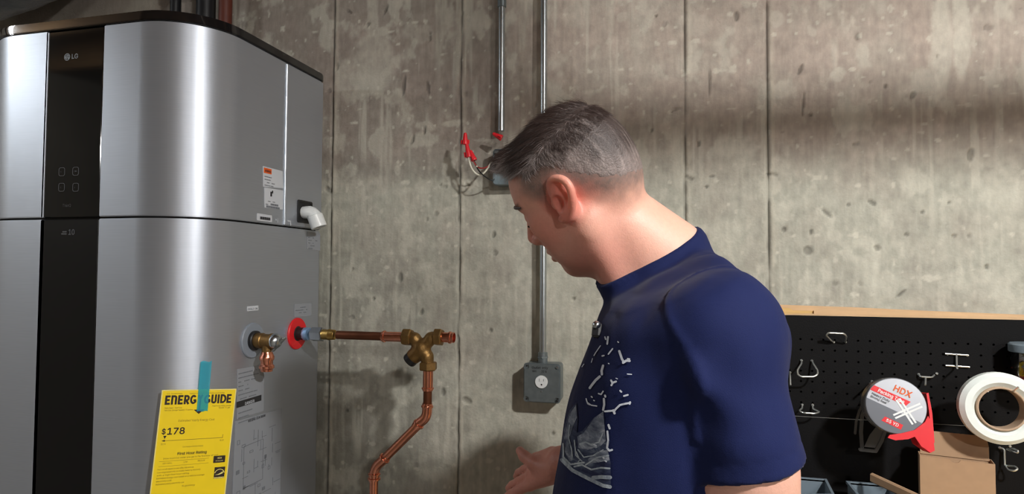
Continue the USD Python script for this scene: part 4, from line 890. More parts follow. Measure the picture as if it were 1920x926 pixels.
lines_ = [blob(p, r) for p, r in (([(110, 780), (150, 770), (200, 795), (250, 785), (296, 788)], 1.6), ([(44, 745), (100, 800), (190, 846), (262, 880), (298, 886)], 3.4), ([(210, 838), (250, 834), (298, 836)], 3.6), ([(50, 660), (52, 730), (90, 768), (160, 758)], 1.8), ([(110, 640), (118, 720), (150, 750)], 1.2), ([(130, 690), (160, 730), (210, 720), (262, 690)], 1.2), ([(140, 660), (170, 650), (200, 664), (226, 676)], 1.6), ([(120, 700), (140, 745), (132, 752)], 1.0), ([(85, 560), (78, 620), (96, 690), (100, 740)], 1.2), ([(170, 770), (230, 730), (290, 720)], 1.3), ([(262, 600), (240, 650), (200, 660)], 1.2))]
inked('chest_print', lines_, 'print_pale', .0015, shirt, grid=4)
fl = [([(272, 92), (276, 104)], 1.6), ([(288, 92), (284, 128)], 2.0), ([(340, 116), (344, 120)], 1.4), ([(248, 138), (222, 176), (214, 190)], 1.1), ([(312, 154), (290, 182)], 1.6), ([(258, 192), (266, 190)], 1.8), ([(348, 166), (362, 208), (372, 226)], 2.6), ([(368, 228), (386, 216), (402, 218)], 2.6), ([(392, 206), (402, 208)], 1.6), ([(262, 244), (254, 272), (256, 290)], 2.6), ([(244, 302), (222, 322), (200, 350), (192, 362)], 2.8), ([(390, 288), (412, 290)], 1.2), ([(304, 322), (312, 336), (306, 348)], 2.2), ([(314, 334), (330, 328)], 2.2), ([(352, 376), (358, 382)], 2.0), ([(372, 404), (392, 398)], 2.0), ([(238, 392), (252, 396), (262, 380)], 1.6), ([(272, 402), (274, 408)], 2.2), ([(266, 420), (268, 450), (262, 478)], 2.4), ([(272, 486), (310, 482), (324, 480)], 2.2), ([(316, 480), (322, 496)], 2.6), ([(324, 478), (350, 452), (372, 446), (404, 440)], 2.2), ([(404, 436), (402, 446)], 2.0), ([(172, 420), (178, 440), (200, 454), (228, 458)], 1.4), ([(200, 408), (204, 412)], 1.6), ([(180, 446), (192, 452)], 1.3), ([(212, 428), (216, 430)], 1.3), ([(290, 558), (296, 576)], 2.4), ([(284, 592), (288, 640), (282, 680)], 2.2), ([(282, 680), (294, 694), (308, 690)], 2.2), ([(260, 728), (266, 734)], 1.6), ([(272, 748), (278, 752)], 1.6), ([(210, 660), (224, 668)], 1.8), ([(290, 232), (294, 234)], 1.1), ([(330, 310), (338, 314)], 1.0), ([(150, 250), (160, 236)], 1.0), ([(206, 206), (200, 226)], .9)]
inked('print_flecks', [blob(p, r*.86) for p, r in fl], 'print_white', .0013, shirt, grid=3.5, label='scattered white flecks of the print', kind='stuff')
mo, ok = on_shirt([1124], [621], .004); mo = mo[0]; mz = -CF*.8+V(-.35, 0, .3); mz /= np.linalg.norm(mz); mx_, my_, mz = frame(mz)
mic = thing('lapel_microphone', 'small dark clip-on microphone at the chest of the navy shirt', 'microphone', base=mo)
part('microphone_body', obox(mo, mx_, my_, mz, (.0125, .021, .009), .003), M['abs'], mic); part('windscreen', trimesh.Trimesh(*[(lambda s: (s.vertices*V(.0058, .0062, .0055)+mo+mz*.004+my_*.006, s.faces))(trimesh.creation.icosphere(subdivisions=2))][0]), M['zinc'], mic, smooth=True)
# ------------------------------------------------------------------ hot water piping: union, pipe, mixing valve, tail
PY = R0[1]; pz = lambda px, py: at(px, py, Y=PY)
x0 = HX1+.036; zc = R0[2]
run = thing('copper_pipe', 'tarnished copper supply pipe with zinc nut and brass adapter, from the red ring to valve', 'pipe', base=V(x0, PY, zc))
X = lambda px: pz(px, 628)[0]
part('union_nut', [lathe([(0, 0), (0, .0160), (.003, .0180), (.010, .0180), (.016, .0172), (.016, 0)], V(X(572)-.004, PY, zc), SX, 10)], M['zinc_blue'], run)
part('hex_nut', hexnut(V(X(585), PY, zc), V(X(606), PY, zc), .0196, V(0, .3, 1)), M['zinc'], run)
part('brass_adapter', lathe([(0, 0), (0, .0130), (.004, .0138), (.018, .0138), (.020, .0150), (.024, .0150), (.026, .0138), (.036, .0135), (.038, .012), (.038, 0)], V(X(604), PY, zc), SX), M['brass'], run)
part('pipe', cyl(V(X(632), PY, zc), V(X(722), PY, zc), .0111, 28), M['copper_dull'], run)
part('press_coupling', press(V(X(762), PY, zc), V(X(716), PY, zc), .0128), M['copper'], run)
mvB = pz(793, 653); PL, PR = V(X(764), PY, zc), pz(822, 632); PB = pz(803, 686); CAPE = pz(763, 678)
mvd = thing('mixing_valve', 'brown bronze mixing valve with black cap, joining three copper stubs in front of concrete', 'valve', base=mvB)
def dirn(a, b): return (b-a)/np.linalg.norm(b-a)
sdv = lambda p: smin(smin(sd_chain(p, [PL+V(.010, 0, 0), PL+V(.020, 0, -.004), pz(788, 650), pz(800, 668), PB+V(0, 0, .004)], [.0145, .0155, .0165, .0160, .0150], .008), sd_chain(p, [PR-V(.010, 0, 0), PR-V(.020, 0, .004), pz(790, 655), pz(777, 667)], [.0140, .0150, .0175, .0185], .008), .008), sd_cone(p, pz(790, 652), pz(776, 668), .0185, .0190), .006)
part('valve_body', surface_nets(sdv, mvB-.075, mvB+.075, .0022), M['bronze'], mvd, smooth=True)
cdv = dirn(pz(790, 652), CAPE); part('black_cap', lathe([(0, 0), (0, .0185), (.002, .0192), (.019, .0192), (.022, .0175), (.0225, 0)], pz(776, 668)-cdv*.002, cdv, 28), M['black_plastic'], mvd)
part('inlet_nut', hexnut(PL-V(.012, 0, 0), PL+V(.012, 0, 0), .0225, V(0, .25, 1)), M['bronze'], mvd)
part('outlet_nut', hexnut(PR-V(.010, 0, 0), PR+V(.011, 0, 0), .0225, V(0, .25, 1)), M['bronze'], mvd)
part('bottom_nut', hexnut(PB+V(0, 0, .010), PB-V(0, 0, .011), .0235, V(1, .2, 0)), M['bronze'], mvd)
q1 = V(X(829), PY, PR[2]); q2 = V(X(855), PY, PR[2]-.001)
part('outlet_stub', [lathe([(0, 0), (0, .0125), (.006, .0128), (.020, .0128), (.0215, .0155), (.026, .0155), (.0275, .0128), (.0340, .0135), (.0345, .0118), (.020, .0112), (.020, 0)], q1-V(.002, 0, 0), SX)], M['copper'], mvd)
c1, c2, c3 = PB-V(0, 0, .011), pz(802, 733), pz(801.5, 757)
tail = thing('tail_pipe', 'copper pipe bending down and left below the mixing valve', 'pipe', base=c3)
part('press_coupling', press(c1, c2, .0130), M['copper'], tail)
part('pipe', cyl(pz(802, 728), pz(801.5, 762), .0111), M['copper_dull'], tail)
e1, e2, e3, e4 = pz(801.5, 756), pz(800, 776), pz(790, 790), pz(780, 801)
part('elbow', [tube([e1, pz(801, 764), e2, pz(796.5, 784), e3, e4], .0128, 22, n=20), lathe([(0, .011), (0, .0150), (.001, .0155), (.004, .0155), (.005, .0150), (.005, .011)], pz(801.3, 760), dirn(e1, e2)), lathe([(0, .011), (.0, .0150), (.001, .0155), (.004, .0155), (.005, .011)], pz(786, 794), dirn(e3, e4))], M['copper'], tail)
part('pipe', cyl(pz(783, 798), pz(718, 862), .0114), M['copper'], tail, label='bright slanting copper pipe')
f1, f2, f3, f4 = pz(724, 856), pz(713, 867), pz(703, 880), pz(701, 902)
part('elbow', [tube([f1, f2, pz(706, 874.5), pz(702, 885), f4], .0128, 22, n=20), lathe([(0, .011), (0, .0150), (.001, .0157), (.004, .0157), (.005, .011)], pz(722, 858), dirn(f1, f2)), lathe([(0, .0), (0, .0150), (.001, .0160), (.0042, .0160), (.0055, .013), (.011, .0135), (.012, .0165), (.016, .0165), (.017, 0)], pz(701.8, 887), V(-.02, 0, -1))], M['copper'], tail)
part('pipe', cyl(pz(701, 898), V(pz(701, 898)[0], PY, .55), .0111), M['copper'], tail, label='upright copper pipe running down out of view')
# ------------------------------------------------------------------ conduits and boxes on the wall
def conduit(px, z0, z1, label, y):
    xx = at(px, 200, Y=y)[0]; t = thing('conduit', label, 'conduit', base=V(xx, y, z0))
    part('tube', cyl(V(xx, y, z0), V(xx, y, z1), .0092, 20), M['emt'], t); return t, xx
c1t, cx1 = conduit(940, at(940, 246, Y=1.714)[2], 2.60, 'left steel conduit ending at the open junction box', 1.714)
part('coupling', [cyl(V(cx1, 1.714, at(939, 14, Y=1.714)[2]), V(cx1, 1.714, at(939, -12, Y=1.714)[2]), .0125, 20), cyl(V(cx1-.004, 1.712, at(939, 8, Y=1.714)[2]), V(cx1-.004, 1.706, at(939, 8, Y=1.714)[2]), .0045, 8)], M['box_steel'], c1t)
c2t, cx2 = conduit(1019.5, at(1018, 674, Y=1.714)[2], 2.60, 'right steel conduit running down behind the man to the outlet box', 1.714)
part('connector', [cyl(V(cx2, 1.714, at(1018, 676, Y=1.714)[2]-.008), V(cx2, 1.714, at(1018, 660, Y=1.714)[2]), .0130, 16), hexnut(V(cx2, 1.714, at(1018, 672, Y=1.714)[2]), V(cx2, 1.714, at(1018, 667, Y=1.714)[2]), .0150, V(1, 0, 0))], M['box_steel'], c2t)
BZ0, BZ1 = at(1015, 755, Y=1.694)[2], at(1015, 681, Y=1.694)[2]; BX0, BX1 = at(981.5, 718, Y=1.694)[0], at(1051, 718, Y=1.694)[0]
bc = V((BX0+BX1)/2, 1.694, (BZ0+BZ1)/2); bw, bh = BX1-BX0, BZ1-BZ0
ob = thing('outlet_box', 'square grey steel outlet box with one round white socket', 'outlet box', base=bc)
cr = rrect(bw, bh, .010)
part('box_body', extrude(cr.buffer(-.002), 1.745-1.697, V(bc[0], 1.745, bc[2]), V(1, 0, 0), ez), M['box_steel'], ob)
hole_ = [affinity.translate(Point(0, 0).buffer(.0023), sx*(bw/2-.0085), sz*(bh/2-.0085)) for sx in (-1, 1) for sz in (-1, 1)]
part('cover_plate', [extrude(cr.difference(Point(0, .004).buffer(.0178)).difference(unary_union(hole_)), .0016, V(bc[0], 1.6965, bc[2]), V(1, 0, 0), ez), extrude(rrect(bw-.006, bh-.006, .014).difference(Point(0, .004).buffer(.0178)).difference(unary_union([h.buffer(.005) for h in hole_])), .0050, V(bc[0], 1.6955, bc[2]), V(1, 0, 0), ez)], M['box_steel'], ob)
rc = V(bc[0], 1.6935, bc[2]+.004)
sock = Point(0, 0).buffer(.0170).difference(unary_union([sbox(-.0068, .0005, -.0052, .0085), sbox(.0050, .0012, .0064, .0080), Point(0, -.0075).buffer(.0024)]))
part('socket', [extrude(sock, .006, rc, V(1, 0, 0), ez)], M['white_plastic'], ob); part('socket_slots', extrude(Point(0, 0).buffer(.0165), .001, rc+V(0, .004, 0), V(1, 0, 0), ez), M['dark_gap'], ob)
for (sx, sz) in ((1, 1), (1, -1), (-1, -1), (-1, 1)):
    part('cover_screw', cyl(bc+V(sx*(bw/2-.0085), -.0065 if sx > 0 else -.001, sz*(bh/2-.0085)), bc+V(sx*(bw/2-.0085), .004, sz*(bh/2-.0085)), .0038 if sx > 0 else .0022, 10), M['zinc'] if sx*sz > 0 and sx > 0 else M['dark_gap'], ob)
part('cover_screw', cyl(bc+V(0, -.0065, -.021), bc+V(0, .0, -.021), .0022, 10), M['zinc'], ob)
tz = bc[2]+bh/2
part('handwriting', [text('Outlet only', .0062, V(bc[0]-.027, 1.6903, tz-.0150), V(1, 0, .03), ez, .0004, .044), text('WH', .0058, V(bc[0]-.026, 1.6903, tz-.0240), V(1, 0, 0), ez, .0004, .011), text('20 A', .0058, V(bc[0]-.001, 1.6903, tz-.0240), V(1, 0, 0), ez, .0004, .014)], M['ink'], ob, smooth=False)
# open junction box with loose wires and red connectors
jx, jz = at(957, 300, Y=1.70)[0], at(957, 312, Y=1.70)[2]; js = .100
jb = thing('junction_box', 'open steel junction box half hidden behind the man, loose wires hanging out', 'junction box', base=V(jx, 1.72, jz))
sq = rrect(js, js, .009)
part('box_body', [extrude(sq.difference(sq.buffer(-.002)), .046, V(jx, 1.744, jz), V(1, 0, 0), ez), extrude(sq, .002, V(jx, 1.744, jz), V(1, 0, 0), ez)], M['box_steel'], jb)
part('mounting_tab', extrude(sbox(-.006, -.004, .006, .004), .0015, V(jx-js/2+.010, 1.699, jz+js/2-.008), V(1, 0, 0), ez), M['box_steel'], jb)
W_ = lambda px, py, y=1.66: at(px, py, Y=y)
part('white_wire', tube([W_(934, 296, 1.71), W_(921, 304, 1.68), W_(911, 320), W_(900, 328), W_(888, 321), W_(881, 306), W_(878, 293)], .0024, 8, n=40), M['wire_white'], jb)
part('red_wire', tube([W_(938, 294, 1.71), W_(921, 305, 1.68), W_(908, 315), W_(897, 314), W_(890, 306), W_(884, 296)], .0019, 8, n=36), M['wire_red'], jb)
part('black_wire', tube([W_(926, 334, 1.71), W_(917, 336, 1.67), W_(907, 329, 1.655), W_(898, 320, 1.655), W_(893, 311), W_(888, 300)], .0019, 8, n=36), M['wire_black'], jb)
part('stripped_end', trimesh.Trimesh(*(lambda s: (s.vertices*.0024+W_(894, 312, 1.655), s.faces))(trimesh.creation.icosphere(subdivisions=1))), M['wire_white'], jb)
def wirenut(a, b, label):
    a, b = np.array(a), np.array(b); L = np.linalg.norm(b-a); t = thing('wire_connector', label, 'wire connector', base=a)
    part('cone', lathe([(0, 0), (0, .0082), (.003, .0088), (L*.35, .0072), (L*.9, .0046), (L, .0030), (L, 0)], a, b-a, 12), M['red_plastic'], t)
    x_, y_, z_ = frame((b-a)/L)
    for s in (-1, 1): part('wing', obox(a+z_*L*.22+x_*s*.0095, x_, y_, z_, (.006, .0025, L*.34), .0008), M['red_plastic'], t)
wirenut(W_(872, 271), W_(872.5, 249), 'upper of the red wire connectors left of junction box')
wirenut(W_(879.5, 295), W_(874.5, 267), 'red wire connector on the white wire, middle of the three hanging ones')
wirenut(W_(889, 301), W_(882, 282), 'lowest red wire connector, on the black and red wires')
wirenut(W_(941, 259, 1.69), W_(924, 250, 1.685), 'red wire connector at the foot of the left conduit')
# ------------------------------------------------------------------ behind the heater: column, pipes, duct
kx = at(423, 20, Y=1.69)[0]
part('steel_column', [cyl(V(kx, 1.690, 0), V(kx, 1.690, 2.42), .0195, 20), cbox((kx, 1.69, 2.425), (.1, .1, .01))], M['rust'], label='red-brown steel column between the water heater and the concrete wall', cat='column')
bp = thing('black_pipe', 'thick black vertical pipe beside the red-brown column', 'pipe', base=V(at(386, 20, Y=1.70)[0], 1.70, 0))
b_ = at(386, 20, Y=1.70)[0]; part('tube', cyl(V(b_, 1.70, .0), V(b_, 1.70, 2.6), .0285), M['abs'], bp); part('coupling', cyl(V(b_, 1.70, 2.33), V(b_, 1.70, 2.40), .034), M['abs'], bp)
b_ = at(329, 20, Y=1.70)[0]; bp = thing('black_pipe', 'thinner black vertical pipe further left behind heater', 'pipe', base=V(b_, 1.70, 0))
part('tube', cyl(V(b_, 1.70, .0), V(b_, 1.70, 2.6), .0165), M['abs'], bp); part('coupling', cyl(V(b_, 1.70, 2.33), V(b_, 1.70, 2.38), .021), M['abs'], bp)
dz = at(60, 26, Y=1.50)[2]
du = thing('foil_duct', 'grey foil covered round duct above the water heater at top left', 'duct', base=V(-2.2, 1.5, dz+.10))
dpts = [V(-2.9, 1.53, dz+.115), V(-2.4, 1.50, dz+.105), V(-2.05, 1.50, dz+.112), V(-1.86, 1.54, dz+.20), V(-1.80, 1.56, 2.64)]
tb = tube(dpts, .10, 30, n=90); n_ = tb.vertex_normals; tb.vertices += n_*((meshkit.fbm(tb.vertices*14, 3, 2)-.5)*.030)[:, None]
part('duct_skin', tb, M['foil'], du, smooth=True)
# ------------------------------------------------------------------ pegboard and what hangs on it
GY, GX0, GZ0 = 1.6883, .2919, ZC-.1624; PITCH_ = .0254
PBZ1 = at(1700, 595.5, Y=GY)[2]; PBM = at(1640, 788, Y=GY)[2]
def gx(i): return GX0+PITCH_*i
def gz(k): return GZ0-PITCH_*k
peg = thing('pegboard', 'black pegboard with rows of small holes hung along the right part of wall', 'pegboard', base=V(.8, GY+.004, 0))
holes = [Point(gx(i), gz(k)).buffer(.0027, quad_segs=2) for i in range(-3, 26) for k in range(7)]
outer = sbox(.17, PBM+.0012, 1.85, PBZ1)
part('board', extrude(outer.difference(unary_union(holes)), .0065, V(0, GY+.0065, 0), ex, ez), M['pegboard'], peg, smooth=False)
part('backing', cbox((1.01, GY+.0115, (PBM+PBZ1)/2), (1.68, .004, PBZ1-PBM-.002), .0005), M['dark_gap'], peg)
lowb = thing('lower_board', 'plain black board below the pegboard, joined by a thin pale line', 'board', base=V(.8, GY+.004, 0))
part('board', cbox((1.01, GY+.0035, (.845+PBM-.0022)/2), (1.68, .007, PBM-.0022-.845), .0012), M['pegboard'], lowb)
part('joint_strip', cbox((1.01, GY+.0020, PBM-.0004), (1.68, .0060, .0018), .0003), M['zinc'], lowb)
def sheet(name, pts, y, th, m, label, cat):
    poly = Polygon([(at(px, py, Y=y)[0], at(px, py, Y=y)[2]) for px, py in pts]+[(at(pts[-1][0], 640, Y=y)[0], .852), (at(pts[0][0], 640, Y=y)[0], .852)])
    part(name, extrude(poly, th, V(0, y+th, 0), ex, ez), M[m], label=label, cat=cat, smooth=False)
sheet('hardboard_sheet', [(1405, 588), (1480, 588.5), (1525, 588), (1920, 595), (2200, 601)], 1.7015, .004, 'tan_board', 'tan hardboard sheet edge showing just above the black pegboard', 'board')
sheet('hardboard_sheet', [(1526, 582), (1538, 580.5), (1735, 584), (1920, 592.5), (2100, 600)], 1.7075, .004, 'tan_board', 'second tan sheet standing a little higher behind the pegboard', 'board')
sheet('plywood_sheet', [(1400, 575), (1480, 577.5), (1487, 582), (1530, 583), (1540, 586)], 1.7135, .007, 'ply', 'yellowish plywood piece at left end above the pegboard', 'board')
sheet('hardboard_sheet', [(1395, 569), (1440, 570.5), (1600, 576), (1745, 583), (1920, 590)], 1.7225, .004, 'tan_board', 'rearmost long tan sheet sloping down to the right above the pegboard', 'board')
# hooks
def hook(name, label, wires, feet, grp=None):
    base = feet[0]; t = thing(name, label, 'hook', grp, base=base)
    for w in wires: part('wire', wire(w, .0021, 8), M['chrome'], t)
    for f in feet: part('peg', cyl(f+V(0, .006, 0), f-V(0, .004, 0), .0030, 10), M['chrome'], t)
def hk(px, py, out=0.): return at(px, py, Y=GY-out)
hook('plier_hook', 'wide bent wire hook near the top of the pegboard', [[hk(1563, 641, .002), hk(1560, 640, .010), hk(1549, 629, .030), hk(1553, 624, .036), hk(1582, 625, .036), hk(1587, 630, .030), hk(1585, 641, .008), hk(1585, 642, .002)]], [hk(1563, 641), hk(1585, 641)])
hook('plier_hook', 'large rounded chrome wire hook at left of pegboard', [[hk(1502.5, 676, .004), hk(1503, 681, .012), hk(1495, 694, .035), hk(1496, 702, .045), hk(1502, 706, .048), hk(1526, 706, .048), hk(1533, 702, .045), hk(1533.5, 695, .035), hk(1524.5, 681, .012), hk(1522.5, 676, .004)]], [hk(1502.5, 675.5), hk(1522, 676)])
hook('plier_hook', 'small chrome wire hook below the large rounded one', [[hk(1504, 759, .004), hk(1504, 765, .010), hk(1498, 770, .030), hk(1507, 774, .042), hk(1529, 775, .042), hk(1537, 772, .030), hk(1524, 766, .010), hk(1523.5, 760, .004)]], [hk(1504, 758.5), hk(1523.5, 759)])
hook('bar_hook', 'h-shaped chrome hook right of middle on the pegboard', [[hk(1772, 663, .004), hk(1816, 666, .004)], [hk(1793.5, 664, .006), hk(1794, 688, .010), hk(1795, 690, .05)], [hk(1773, 685, .004), hk(1818, 688, .004)]], [hk(1776, 663.5), hk(1813, 666)])
hook('bar_hook', 't-shaped chrome hook between the two tapes', [[hk(1722, 702, .004), hk(1726, 706, .012), hk(1748, 707, .012), hk(1752, 703, .004)], [hk(1735.5, 707, .012), hk(1735, 722, .03)]], [hk(1722, 701.5), hk(1756, 700)])
hook('ring_hook', 'wire hook with two loops right of the cardboard box', [[hk(1872, 839, .006), hk(1883, 841, .012), hk(1884, 872, .016)], [hk(1888, 842, .014), hk(1900, 847, .040), hk(1908, 849, .046), hk(1909, 845, .046), hk(1898, 840, .030), hk(1888, 842, .014)], [hk(1884, 872, .016), hk(1890, 881, .036), hk(1902, 883, .044), hk(1909, 879, .044), hk(1903, 874, .036), hk(1888, 873, .018)]], [hk(1893, 836), hk(1874, 839)])
hook('plain_hook', 'chrome hook end just right of the man at pegboard', [[hk(1481, 698, .004), hk(1481.5, 704, .02), hk(1482, 722, .035)]], [hk(1481, 698)])
# white tape roll
tc, td = at(1872, 764, Y=GY-.128), V(-.10, -1., .06); td /= np.linalg.norm(td)
tr = thing('tape_roll', 'large roll of white tape hanging at the right edge of pegboard', 'tape roll', base=tc)
rO, rI = .0735, .0405
part('tape', pipe(tc-td*.014, tc+td*.022, rO, rI+.0042, 64), M['tape_white'], tr)
part('core', pipe(tc-td*.0145, tc+td*.0225, rI+.0042, rI, 56), M['core'], tr)
x_, y_, z_ = frame(td); hp0 = tc+y_*(rI-.001)
hook('tape_peg', 'dark tipped peg carrying the white tape roll', [[V(hp0[0]+.012, GY, hp0[2]), V(hp0[0]+.012, GY-.11, hp0[2]-.001), hp0+V(.017, -.026, -.0005), hp0+V(.0215, -.036, .010)], [hk(1852, 712, .004), hk(1852, 735, .012)]], [V(hp0[0]+.012, GY, hp0[2])])
# packing tape on a red dispenser
dc = at(1675, 760, Y=1.535); dn = V(-.06, -1, .16); dn /= np.linalg.norm(dn); dx = V(1, 0, 0)-dn*dn[0]; dx /= np.linalg.norm(dx); dy = np.cross(dn, dx); dy = dy if dy[2] > 0 else -dy
dx = np.cross(dy, dn)
di = thing('tape_dispenser', 'packing tape with silver and red round label on a red dispenser', 'tape dispenser', base=dc)
dp = lambda a, b, c=0.: dc+dx*a+dy*b+dn*c
Rr = .0585
part('tape', pipe(dc-dn*.030, dc+dn*.016, Rr, .030, 56), M['clear_smoke'], di, label='clear tape roll')
part('hub', lathe([(0, 0), (0, Rr*.97), (.002, Rr*.985), (.004, Rr*.97), (.0045, 0)], dc+dn*.0165, dn, 56), M['foil_dark'], di)
disc = Point(0, 0).buffer(Rr*.955, quad_segs=16)
def onface(g, off, m, nm='label_mark', parent=None, d=.0004): return part(nm, extrude(g, d, dc+dn*(.021+off), dx, dy), M[m], parent or di, smooth=False)
face = onface(disc, 0, 'foil_label', 'face_label')
S_ = 1/870.; an = math.radians(-25); lab = lambda g: affinity.rotate(g, -25, origin=(0, 0))
up_ = np.array([math.sin(-an), math.cos(an)]); 
onface(disc.intersection(lab(sbox(-.08, -.075, .08, -.010))), .0003, 'foil_dark', parent=face)
bx_ = lambda a: dx*math.cos(a)+dy*math.sin(a)
onface(disc.intersection(lab(Polygon([(-.056, .0085), (.016, .0085), (.021, .0205), (-.056, .0205)]))), .0006, 'red_plastic', parent=face)
onface(disc.intersection(lab(Polygon([(-.010, -.030), (.026, -.030), (.026, -.041), (-.013, -.041)]))), .0006, 'red_plastic', parent=face)
def ftext(s, h, u, v, w, m, bold=True):
    a = math.radians(-25); X_ = dx*math.cos(a)+dy*math.sin(a); Y_ = -dx*math.sin(a)+dy*math.cos(a)
    part('printed_line', text(s, h, dc+dn*.0224+X_*u+Y_*v, X_, Y_, .0003, w, bold), M[m], face, smooth=False)
ftext('HDX', .0125, -.018, .0275, .034, 'orange'); ftext('Packing Tape', .0070, -.042, .0110, .052, 'white_plastic'); ftext('Heavy Duty', .0048, -.050, .0010, .036, 'ink', False); ftext('Strong Seal', .0044, -.050, -.0055, .032, 'ink', False); ftext('55 YD', .0062, -.006, -.0385, .024, 'white_plastic')
xg = []
for a, b in (((-.024, -.016), (.024, .016)), ((-.019, .021), (.013, -.024))):
    ln_ = LineString([a, b]); xg += [ln_.parallel_offset(.0034, 'left').buffer(.0019, cap_style='flat'), ln_.parallel_offset(.0034, 'right').buffer(.0019, cap_style='flat')]
onface(affinity.translate(affinity.rotate(unary_union(xg), -6, origin=(0, 0)), .021, -.009).intersection(disc), .0008, 'white_plastic', 'cross_emblem', face)
red1 = Polygon([(-.016, -.060), (.006, -.055), (.030, -.047), (.050, -.030), (.0570, -.016), (.0615, -.030), (.0640, -.085), (.0560, -.090), (.0400, -.078), (.0300, -.060), (.018, -.066), (-.006, -.070), (-.020, -.066)])
part('cutter_guard', [extrude(red1.buffer(-.001).buffer(.001), .0060, dc+dn*.0185, dx, dy), extrude(Polygon([(.030, -.052), (.062, -.060), (.064, -.086), (.056, -.091), (.038, -.078)]), .050, dc-dn*.030, dx, dy)], M['red_plastic'], di, smooth=30)
part('frame_arm', [extrude(Polygon([(.0585, .028), (.0625, .030), (.0665, -.010), (.0665, -.070), (.0610, -.070), (.0610, -.010)]), .048, dc-dn*.030, dx, dy)], M['red_plastic'], di)
part('rear_hub', pipe(dc-dn*.075+dx*.040+dy*.012, dc-dn*.055+dx*.040+dy*.012, .034, .030, 40), M['clear_smoke'], di, label='clear roll showing behind the dispenser')
part('tape_flag', tube([dp(.052, .030, -.02), dp(.060, .036, -.035), dp(.063, .022, -.05)], .0016, 6, n=10), M['zinc'], di)
hook('tape_peg', 'chrome peg holding the red tape dispenser', [[V(dp(0, .0)[0], GY, dp(0, .026)[2]), dp(0, .026, .012)], [hk(1632, 719, .004), hk(1632, 722, .06)]], [V(dp(0, 0)[0], GY, dp(0, .026)[2]), hk(1632, 719)])
# safety glasses hanging behind the tape
gg = thing('safety_glasses', 'clear safety glasses hanging behind the red tape dispenser', 'glasses', base=hk(1640, 800, .05))
G_ = lambda px, py, o=.05: hk(px, py, o)
def strip(pts, w, th, o): return extrude(LineString([(G_(px, py, o)[0], G_(px, py, o)[2]) for px, py in pts]).buffer(w, quad_segs=3), th, V(0, GY-o, 0), ex, ez)
part('temple_arm', strip([(1618, 757), (1611, 770), (1605, 790), (1603, 812)], .0026, .0022, .06), M['clear_smoke'], gg)
part('temple_arm', strip([(1622, 760), (1616, 780), (1614, 810), (1616, 838)], .0040, .0022, .045), M['clear_smoke'], gg)
part('lens_frame', strip([(1612, 842), (1641, 845), (1652, 826), (1658, 808)], .0034, .006, .05), M['clear_smoke'], gg)
part('lens', extrude(Polygon([(G_(*q)[0], G_(*q)[2]) for q in ((1620, 837), (1640, 839), (1650, 822), (1660, 798), (1650, 790), (1630, 815))]), .0018, V(0, GY-.051, 0), ex, ez), M['clear_smoke'], gg)
# ------------------------------------------------------------------ the bench below and what stands on it
BZ = .84
bench = thing('workbench', 'wooden workbench below the black boards', 'workbench', base=V(1.05, 1.45, 0))
part('bench_top', cbox((1.07, 1.45, BZ-.02), (1.56, .47, .04), .004), M['ply'], bench)
for lx_, ly_ in ((.36, 1.26), (1.78, 1.26), (.36, 1.64), (1.78, 1.64)): part('leg', cbox((lx_, ly_, (BZ-.04)/2), (.08, .05, BZ-.04), .004), M['joist'], bench)
part('shelf', cbox((1.07, 1.45, .25), (1.44, .42, .02), .003), M['ply'], bench)
def open_bin(pts, zt, label, grp=None):
    """small open parts bin; pts: plan corners of the rim (rear left, rear right, front right, front left)"""
    c = np.mean(pts, 0); t = thing('parts_bin', label, 'bin', grp, base=V(c[0], c[1], BZ))
    P = Polygon(pts); inn = P.buffer(-.0026, join_style='mitre')
    part('bin_wall', extrude(P.difference(inn), zt-BZ-.006, V(0, 0, BZ+.003), ex, V(0, 1, 0)), M['bin'], t)
    part('bin_floor', extrude(P, .004, V(0, 0, BZ), ex, V(0, 1, 0)), M['bin'], t)
    part('rim', extrude(P.buffer(.0030, join_style='mitre').difference(inn), .006, V(0, 0, zt-.006), ex, V(0, 1, 0)), M['bin'], t)
    return t
b1 = at(1548, 898, Y=1.64); zb = b1[2]
open_bin([(b1[0]-.13, 1.64), (b1[0], 1.64), (at(1562, 926, Z=zb)[0], at(1562, 926, Z=zb)[1]), (b1[0]-.14, 1.50)], zb, 'grey plastic bin next to the arm of the man')
b2, b3 = at(1589, 902, Y=1.64), at(1680, 908, Y=1.64); zb2 = b2[2]
open_bin([(b2[0], 1.64), (b3[0]-.012, 1.64), (b3[0]-.016, 1.50), (b2[0]-.0, 1.50)], zb2, 'grey plastic bin holding metal bits, under the wooden strip')
part('metal_bits', [cyl(at(1596, 921, Y=1.60)+V(.012*k, -.004*k, -.004*k-.006), at(1612, 927, Y=1.56)+V(.012*k, 0, -.012-.003*k), .005, 10) for k in range(3)], M['chrome'], label='shiny metal bits lying in the middle grey bin', cat='hardware', kind='stuff')
s0, s1 = at(1633, 894, Y=1.60), at(1712, 931, Y=1.50); sd_ = dirn(s0, s1)
sxx, syy, szz = frame(sd_); part('wood_strip', obox((s0+s1)/2+sd_*.03, sxx, syy, szz, (.010, .020, np.linalg.norm(s1-s0)+.06), .003), M['card'], label='pale strip slanting across the grey bin beside the box', cat='strip')
